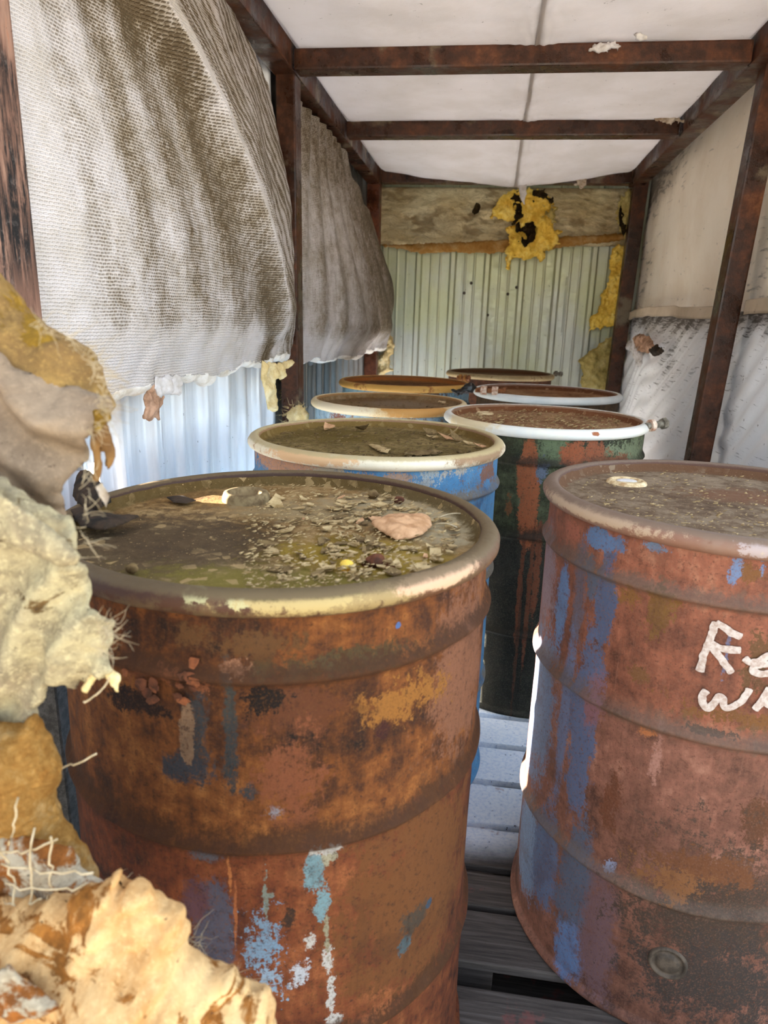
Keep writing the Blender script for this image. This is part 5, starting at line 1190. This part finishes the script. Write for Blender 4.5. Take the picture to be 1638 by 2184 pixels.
# the big dry leaf and other pieces that stand out
def leaf(name, k, poly, mat, label, cat='leaf', bulge=0.010, lift=0.003, seed=0, curl=0.0):
    pts = np.array([on_lid(k, x, y) for x, y in poly]); z0 = DR[k][3] - 0.0140 + lift; c = pts.mean(0); sz = np.abs(pts - c).max()
    o = puffy(name, pts, lambda a, b, d: np.stack([a, b, z0 + d + curl * ((a - c[0]) / sz) ** 2], -1), mat, res=0.0022, bulge=bulge, back=0.0012, width=0.05, edge=0.0016, escale=120, nz=0.004, nscale=40, seed=seed)
    return tag(o, label, cat)
leaf('dry_leaf', 'A', [(790, 1128), (815, 1115), (850, 1110), (895, 1112), (920, 1118), (918, 1135), (900, 1148), (870, 1157), (845, 1158), (820, 1146)], LEAF, 'large pinkish tan dry leaf lying on the nearest left drum lid', bulge=0.016, curl=0.006)
leaf('dark_leaf', 'A', [(165, 1062), (205, 1055), (226, 1075), (238, 1108), (215, 1125), (180, 1112), (158, 1085)], DARKWOOD, 'dark brown curled leaf standing at the far left edge of the nearest lid', bulge=0.035, lift=0.016, seed=2, curl=0.02)
leaf('dark_leaf', 'A', [(150, 1118), (190, 1105), (250, 1122), (298, 1125), (262, 1140), (225, 1150), (176, 1142)], DARKWOOD, 'flat blackened leaf at the left side of the nearest lid', bulge=0.014, lift=0.010, seed=3, curl=0.006)
leaf('dark_leaf', 'A', [(355, 1066), (392, 1064), (420, 1072), (398, 1080), (372, 1078)], DARKWOOD, 'thin dark leaf sliver left of the open bung ring', bulge=0.006, seed=4)
leaf('dry_leaf', 'B', [(785, 952), (810, 955), (833, 962), (826, 970), (806, 966)], FLAKE, 'narrow tan leaf lying flat near the middle of the blue drum lid', bulge=0.006, seed=5)
leaf('dry_leaf', 'B', [(855, 972), (905, 964), (945, 966), (930, 973), (890, 975)], FLAKE_D, 'long brown leaf strip near the front of the blue drum lid', bulge=0.006, seed=6)
for k, (px, py) in enumerate(((930, 935), (950, 938), (975, 942), (1000, 948), (1020, 955), (915, 928), (960, 932), (700, 917), (770, 920), (1035, 960))):
    x, y = on_lid('B', px, py)
    if math.hypot(x - DR['B'][0], y - DR['B'][1]) > 0.25:
        continue
    o = flake('leaf_scrap', x, y, DR['B'][3] - 0.014, 0.026, (FLAKE, LEAF, FLAKE_D)[k % 3], 300 + k, 0.6, 0.9)
    tag(o, 'crisp curled leaf scrap near the far edge of the blue drum lid', 'leaf scrap', 'leaf scraps on the blue lid')
for k, (px, py, s, m_, lab) in enumerate(((796, 1062, 0.011, FLAKE_D, 'olive seed husk standing near the far edge of the nearest left lid'), (850, 1073, 0.010, RUST_SCALE, 'red brown lump of rust near the far rim of the nearest left lid'), (740, 1212, 0.008, WOOL_Y, 'small bright yellow crumb on the nearest left lid'), (800, 1205, 0.012, RUST_SCALE, 'dark red rust lump beside the yellow crumb on the nearest lid'), (282, 1222, 0.009, FLAKE_D, 'small grey pebble at the left of the nearest lid'))):
    x, y = on_lid('A', px, py)
    bm = bmesh.new(); bmesh.ops.create_icosphere(bm, subdivisions=3, radius=s)
    for v in bm.verts:
        q = np.array(v.co) * 120 + k * 9; v.co *= 0.85 + 0.3 * float(vnoise(q)); v.co.z *= 0.75
    o = bm_obj('crumb', bm, m_, None, True, loc=(x, y, zA + s * 0.55)); tag(o, lab, 'crumb')
for k, (p0, p1, lab) in enumerate((((930, 1112), (990, 1102), 'pale dry grass stem right of the large leaf, farther one'), ((925, 1125), (975, 1131), 'pale dry grass stem right of the large leaf, nearer one'))):
    a, b = on_lid('A', *p0), on_lid('A', *p1); t = np.linspace(0, 1, 8)[:, None]
    q = np.concatenate([np.array(a) * (1 - t) + np.array(b) * t, np.full((8, 1), zA + 0.004) + 0.004 * np.sin(PI * t)], 1)
    tag(tube('grass_stem', q, 0.0011, SCRIM), lab, 'stem')
# black plastic rag tucked between the drums
rag = px_y([(962, 832), (985, 824), (1005, 814), (1020, 822), (1012, 838), (992, 842), (975, 846)], 2.70)
rago = puffy('plastic_rag', rag, to_y(2.70), BLACKBAG, res=0.004, bulge=0.03, back=0.02, width=0.03, edge=0.008, nz=0.02, nscale=30, seed=61)
tag(rago, 'crumpled black plastic rag pushed against the white ringed drum with the bolt', 'rag')

# ================================================================ TORN FOREGROUND BATT
batt = empty('torn_insulation', (-0.33, 0.50, 0.55), 'torn out of focus insulation batt hanging at the left foreground, yellow wool and ripped facing', 'insulation')
def bp(name, pts, y, mat, **k):
    k.setdefault('res', 0.0028); k.setdefault('edge', 0.004); k.setdefault('escale', 70)
    pl = px_y(pts, y)
    o = puffy(name, pl, to_y(y), mat, attr={'dirt': lambda a, b: 0.25 + 0.35 * fbm(np.stack([a * 22, b * 22, 0 * a], -1), 4)} , **k)
    return kid(o, batt)
bp('wool_roll', [(-120, 560), (-10, 570), (40, 640), (90, 692), (140, 715), (186, 745), (216, 790), (232, 845), (248, 868), (232, 890), (160, 880), (60, 850), (-120, 800)], 0.600, WOOL_RR, bulge=0.055, back=0.03, width=0.06, nz=0.016, nscale=16, seed=71)
bp('facing', [(-120, 720), (0, 745), (60, 790), (130, 820), (190, 838), (226, 850), (234, 872), (222, 900), (196, 935), (180, 975), (160, 1002), (150, 1040), (138, 1080), (128, 1125), (60, 1110), (-120, 1080)], 0.552, VINYL_F, bulge=0.030, back=0.015, width=0.09, nz=0.006, nscale=10, seed=72, octv=3, shape=lambda a, b: 0.010 * np.sin((b + 0.55 * a) * 95 + 2.5 * vnoise(np.stack([a * 14, b * 14, 0 * a], -1))))
bp('torn_strip', [(196, 905), (224, 895), (240, 930), (245, 962), (236, 1000), (224, 1014), (230, 985), (222, 960), (214, 948), (212, 975), (220, 1000), (216, 1028), (204, 1034), (192, 1020), (200, 990), (196, 950)], 0.548, BROWNSTRIP, bulge=0.004, back=0.003, width=0.01, nz=0.004, edge=0.002, res=0.0018, seed=73)
bp('torn_strip', [(206, 1040), (216, 1032), (232, 1060), (226, 1085), (218, 1070)], 0.552, PAPER, bulge=0.003, back=0.002, width=0.01, edge=0.002, res=0.0018, seed=78)
bp('torn_tab', [(200, 880), (232, 868), (232, 890), (206, 928), (198, 920)], 0.535, WOOL_R, bulge=0.006, back=0.004, width=0.012, edge=0.003, seed=79)
bp('facing', [(-120, 1020), (0, 1030), (60, 1060), (120, 1105), (160, 1140), (186, 1180), (176, 1215), (172, 1262), (200, 1300), (228, 1328), (233, 1400), (238, 1440), (196, 1452), (150, 1470), (110, 1452), (98, 1500), (92, 1560), (60, 1700), (-120, 1720)], 0.500, VINYL_F2, bulge=0.022, back=0.012, width=0.08, nz=0.010, nscale=12, octv=5, seed=74, res=0.0022, edge=0.007, shape=lambda a, b: 0.007 * np.sin((b * 0.8 - a) * 80 + 3 * vnoise(np.stack([a * 10, b * 10, 0 * a + 5], -1))))
bp('folded_flap', [(-120, 985), (0, 1028), (60, 1066), (118, 1106), (158, 1140), (186, 1178), (176, 1196), (150, 1200), (104, 1178), (60, 1160), (0, 1140), (-120, 1110)], 0.470, VINYL_F2, bulge=0.006, back=0.003, width=0.02, nz=0.005, nscale=30, seed=90, edge=0.002, shape=lambda a, b: 0.012 * np.clip((b - 1.02) / 0.1, -1, 1))
bp('torn_tuft', [(196, 1425), (236, 1420), (258, 1440), (252, 1482), (238, 1462), (222, 1440), (206, 1452), (184, 1475), (176, 1470)], 0.498, WOOL_P, bulge=0.006, back=0.004, width=0.012, edge=0.004, res=0.0018, seed=75)
bp('wool', [(-120, 1540), (20, 1540), (70, 1530), (108, 1570), (132, 1640), (118, 1700), (132, 1752), (165, 1790), (214, 1880), (210, 1960), (60, 1990), (-120, 1990)], 0.480, WOOL_O, bulge=0.03, back=0.02, width=0.05, nz=0.016, nscale=18, seed=76)
bp('facing', [(-120, 1750), (0, 1765), (40, 1780), (90, 1790), (150, 1812), (180, 1850), (216, 1880), (218, 1908), (150, 1925), (80, 1940), (-120, 1950)], 0.452, VINYL_F3, bulge=0.016, back=0.008, width=0.03, nz=0.012, nscale=30, seed=77)
bp('wool', [(-120, 1900), (60, 1935), (140, 1915), (215, 1875), (250, 1868), (290, 1896), (345, 1935), (385, 1950), (404, 1995), (398, 2040), (440, 2060), (500, 2088), (560, 2130), (596, 2200), (600, 2300), (-120, 2300)], 0.425, WOOL_L, bulge=0.050, back=0.03, width=0.06, nz=0.030, nscale=17, seed=80, res=0.0024, octv=5, edge=0.006)
bp('torn_facing_scrap', [(-60, 2060), (20, 2070), (50, 2100), (100, 2125), (128, 2150), (90, 2172), (30, 2165), (-60, 2150)], 0.372, VINYL_F3, bulge=0.008, back=0.004, width=0.02, nz=0.008, edge=0.005, seed=82)
# scrim threads across the torn facing
rg = np.random.default_rng(8)
for j, (a, b) in enumerate((((0, 1810), (118, 1795)), ((0, 1845), (200, 1860)), ((10, 1885), (180, 1890)), ((0, 1790), (40, 1930)), ((70, 1770), (62, 1950)), ((112, 1780), (98, 1930)), ((98, 1640), (205, 1608)), ((175, 1500), (240, 1440)), ((0, 1930), (90, 1915)), ((40, 1700), (20, 1800)))):
    y = 0.425 if j not in (6, 7) else 0.49
    p, q = on_plane(*a, 1, y), on_plane(*b, 1, y); t = np.linspace(0, 1, 10)[:, None]
    L = p * (1 - t) + q * t; L[:, 2] -= 0.004 * np.sin(PI * t[:, 0]); L[:, 1] += 0.002 * rg.normal(0, 1, 10)
    kid(tube('scrim_thread', L, 0.0009, SCRIM), batt)
sp = px_y([(60, 690), (140, 715), (186, 745), (216, 790), (232, 845), (226, 890), (196, 935), (186, 1180), (228, 1328), (233, 1400), (214, 1880), (290, 1896), (404, 1995), (440, 2060), (560, 2130)], 0.47)
st = []; dr = []
for j in range(260):
    k = int(rg.choice([0, 1, 2, 3, 4, 5, 6, 8, 9 - 1, 10, 11, 12, 13])); t = rg.random(); q = sp[k] * (1 - t) + sp[k + 1] * t
    st.append((q[0] - 0.004, 0.47 + rg.normal(0, 0.006), q[1])); dr.append((1, rg.normal(0, 0.6), rg.normal(0, 0.8)))
kid(fibres('loose_fibres', st, dr, 0.022, 0.00035, SCRIM, None, 5, 0.6), batt)
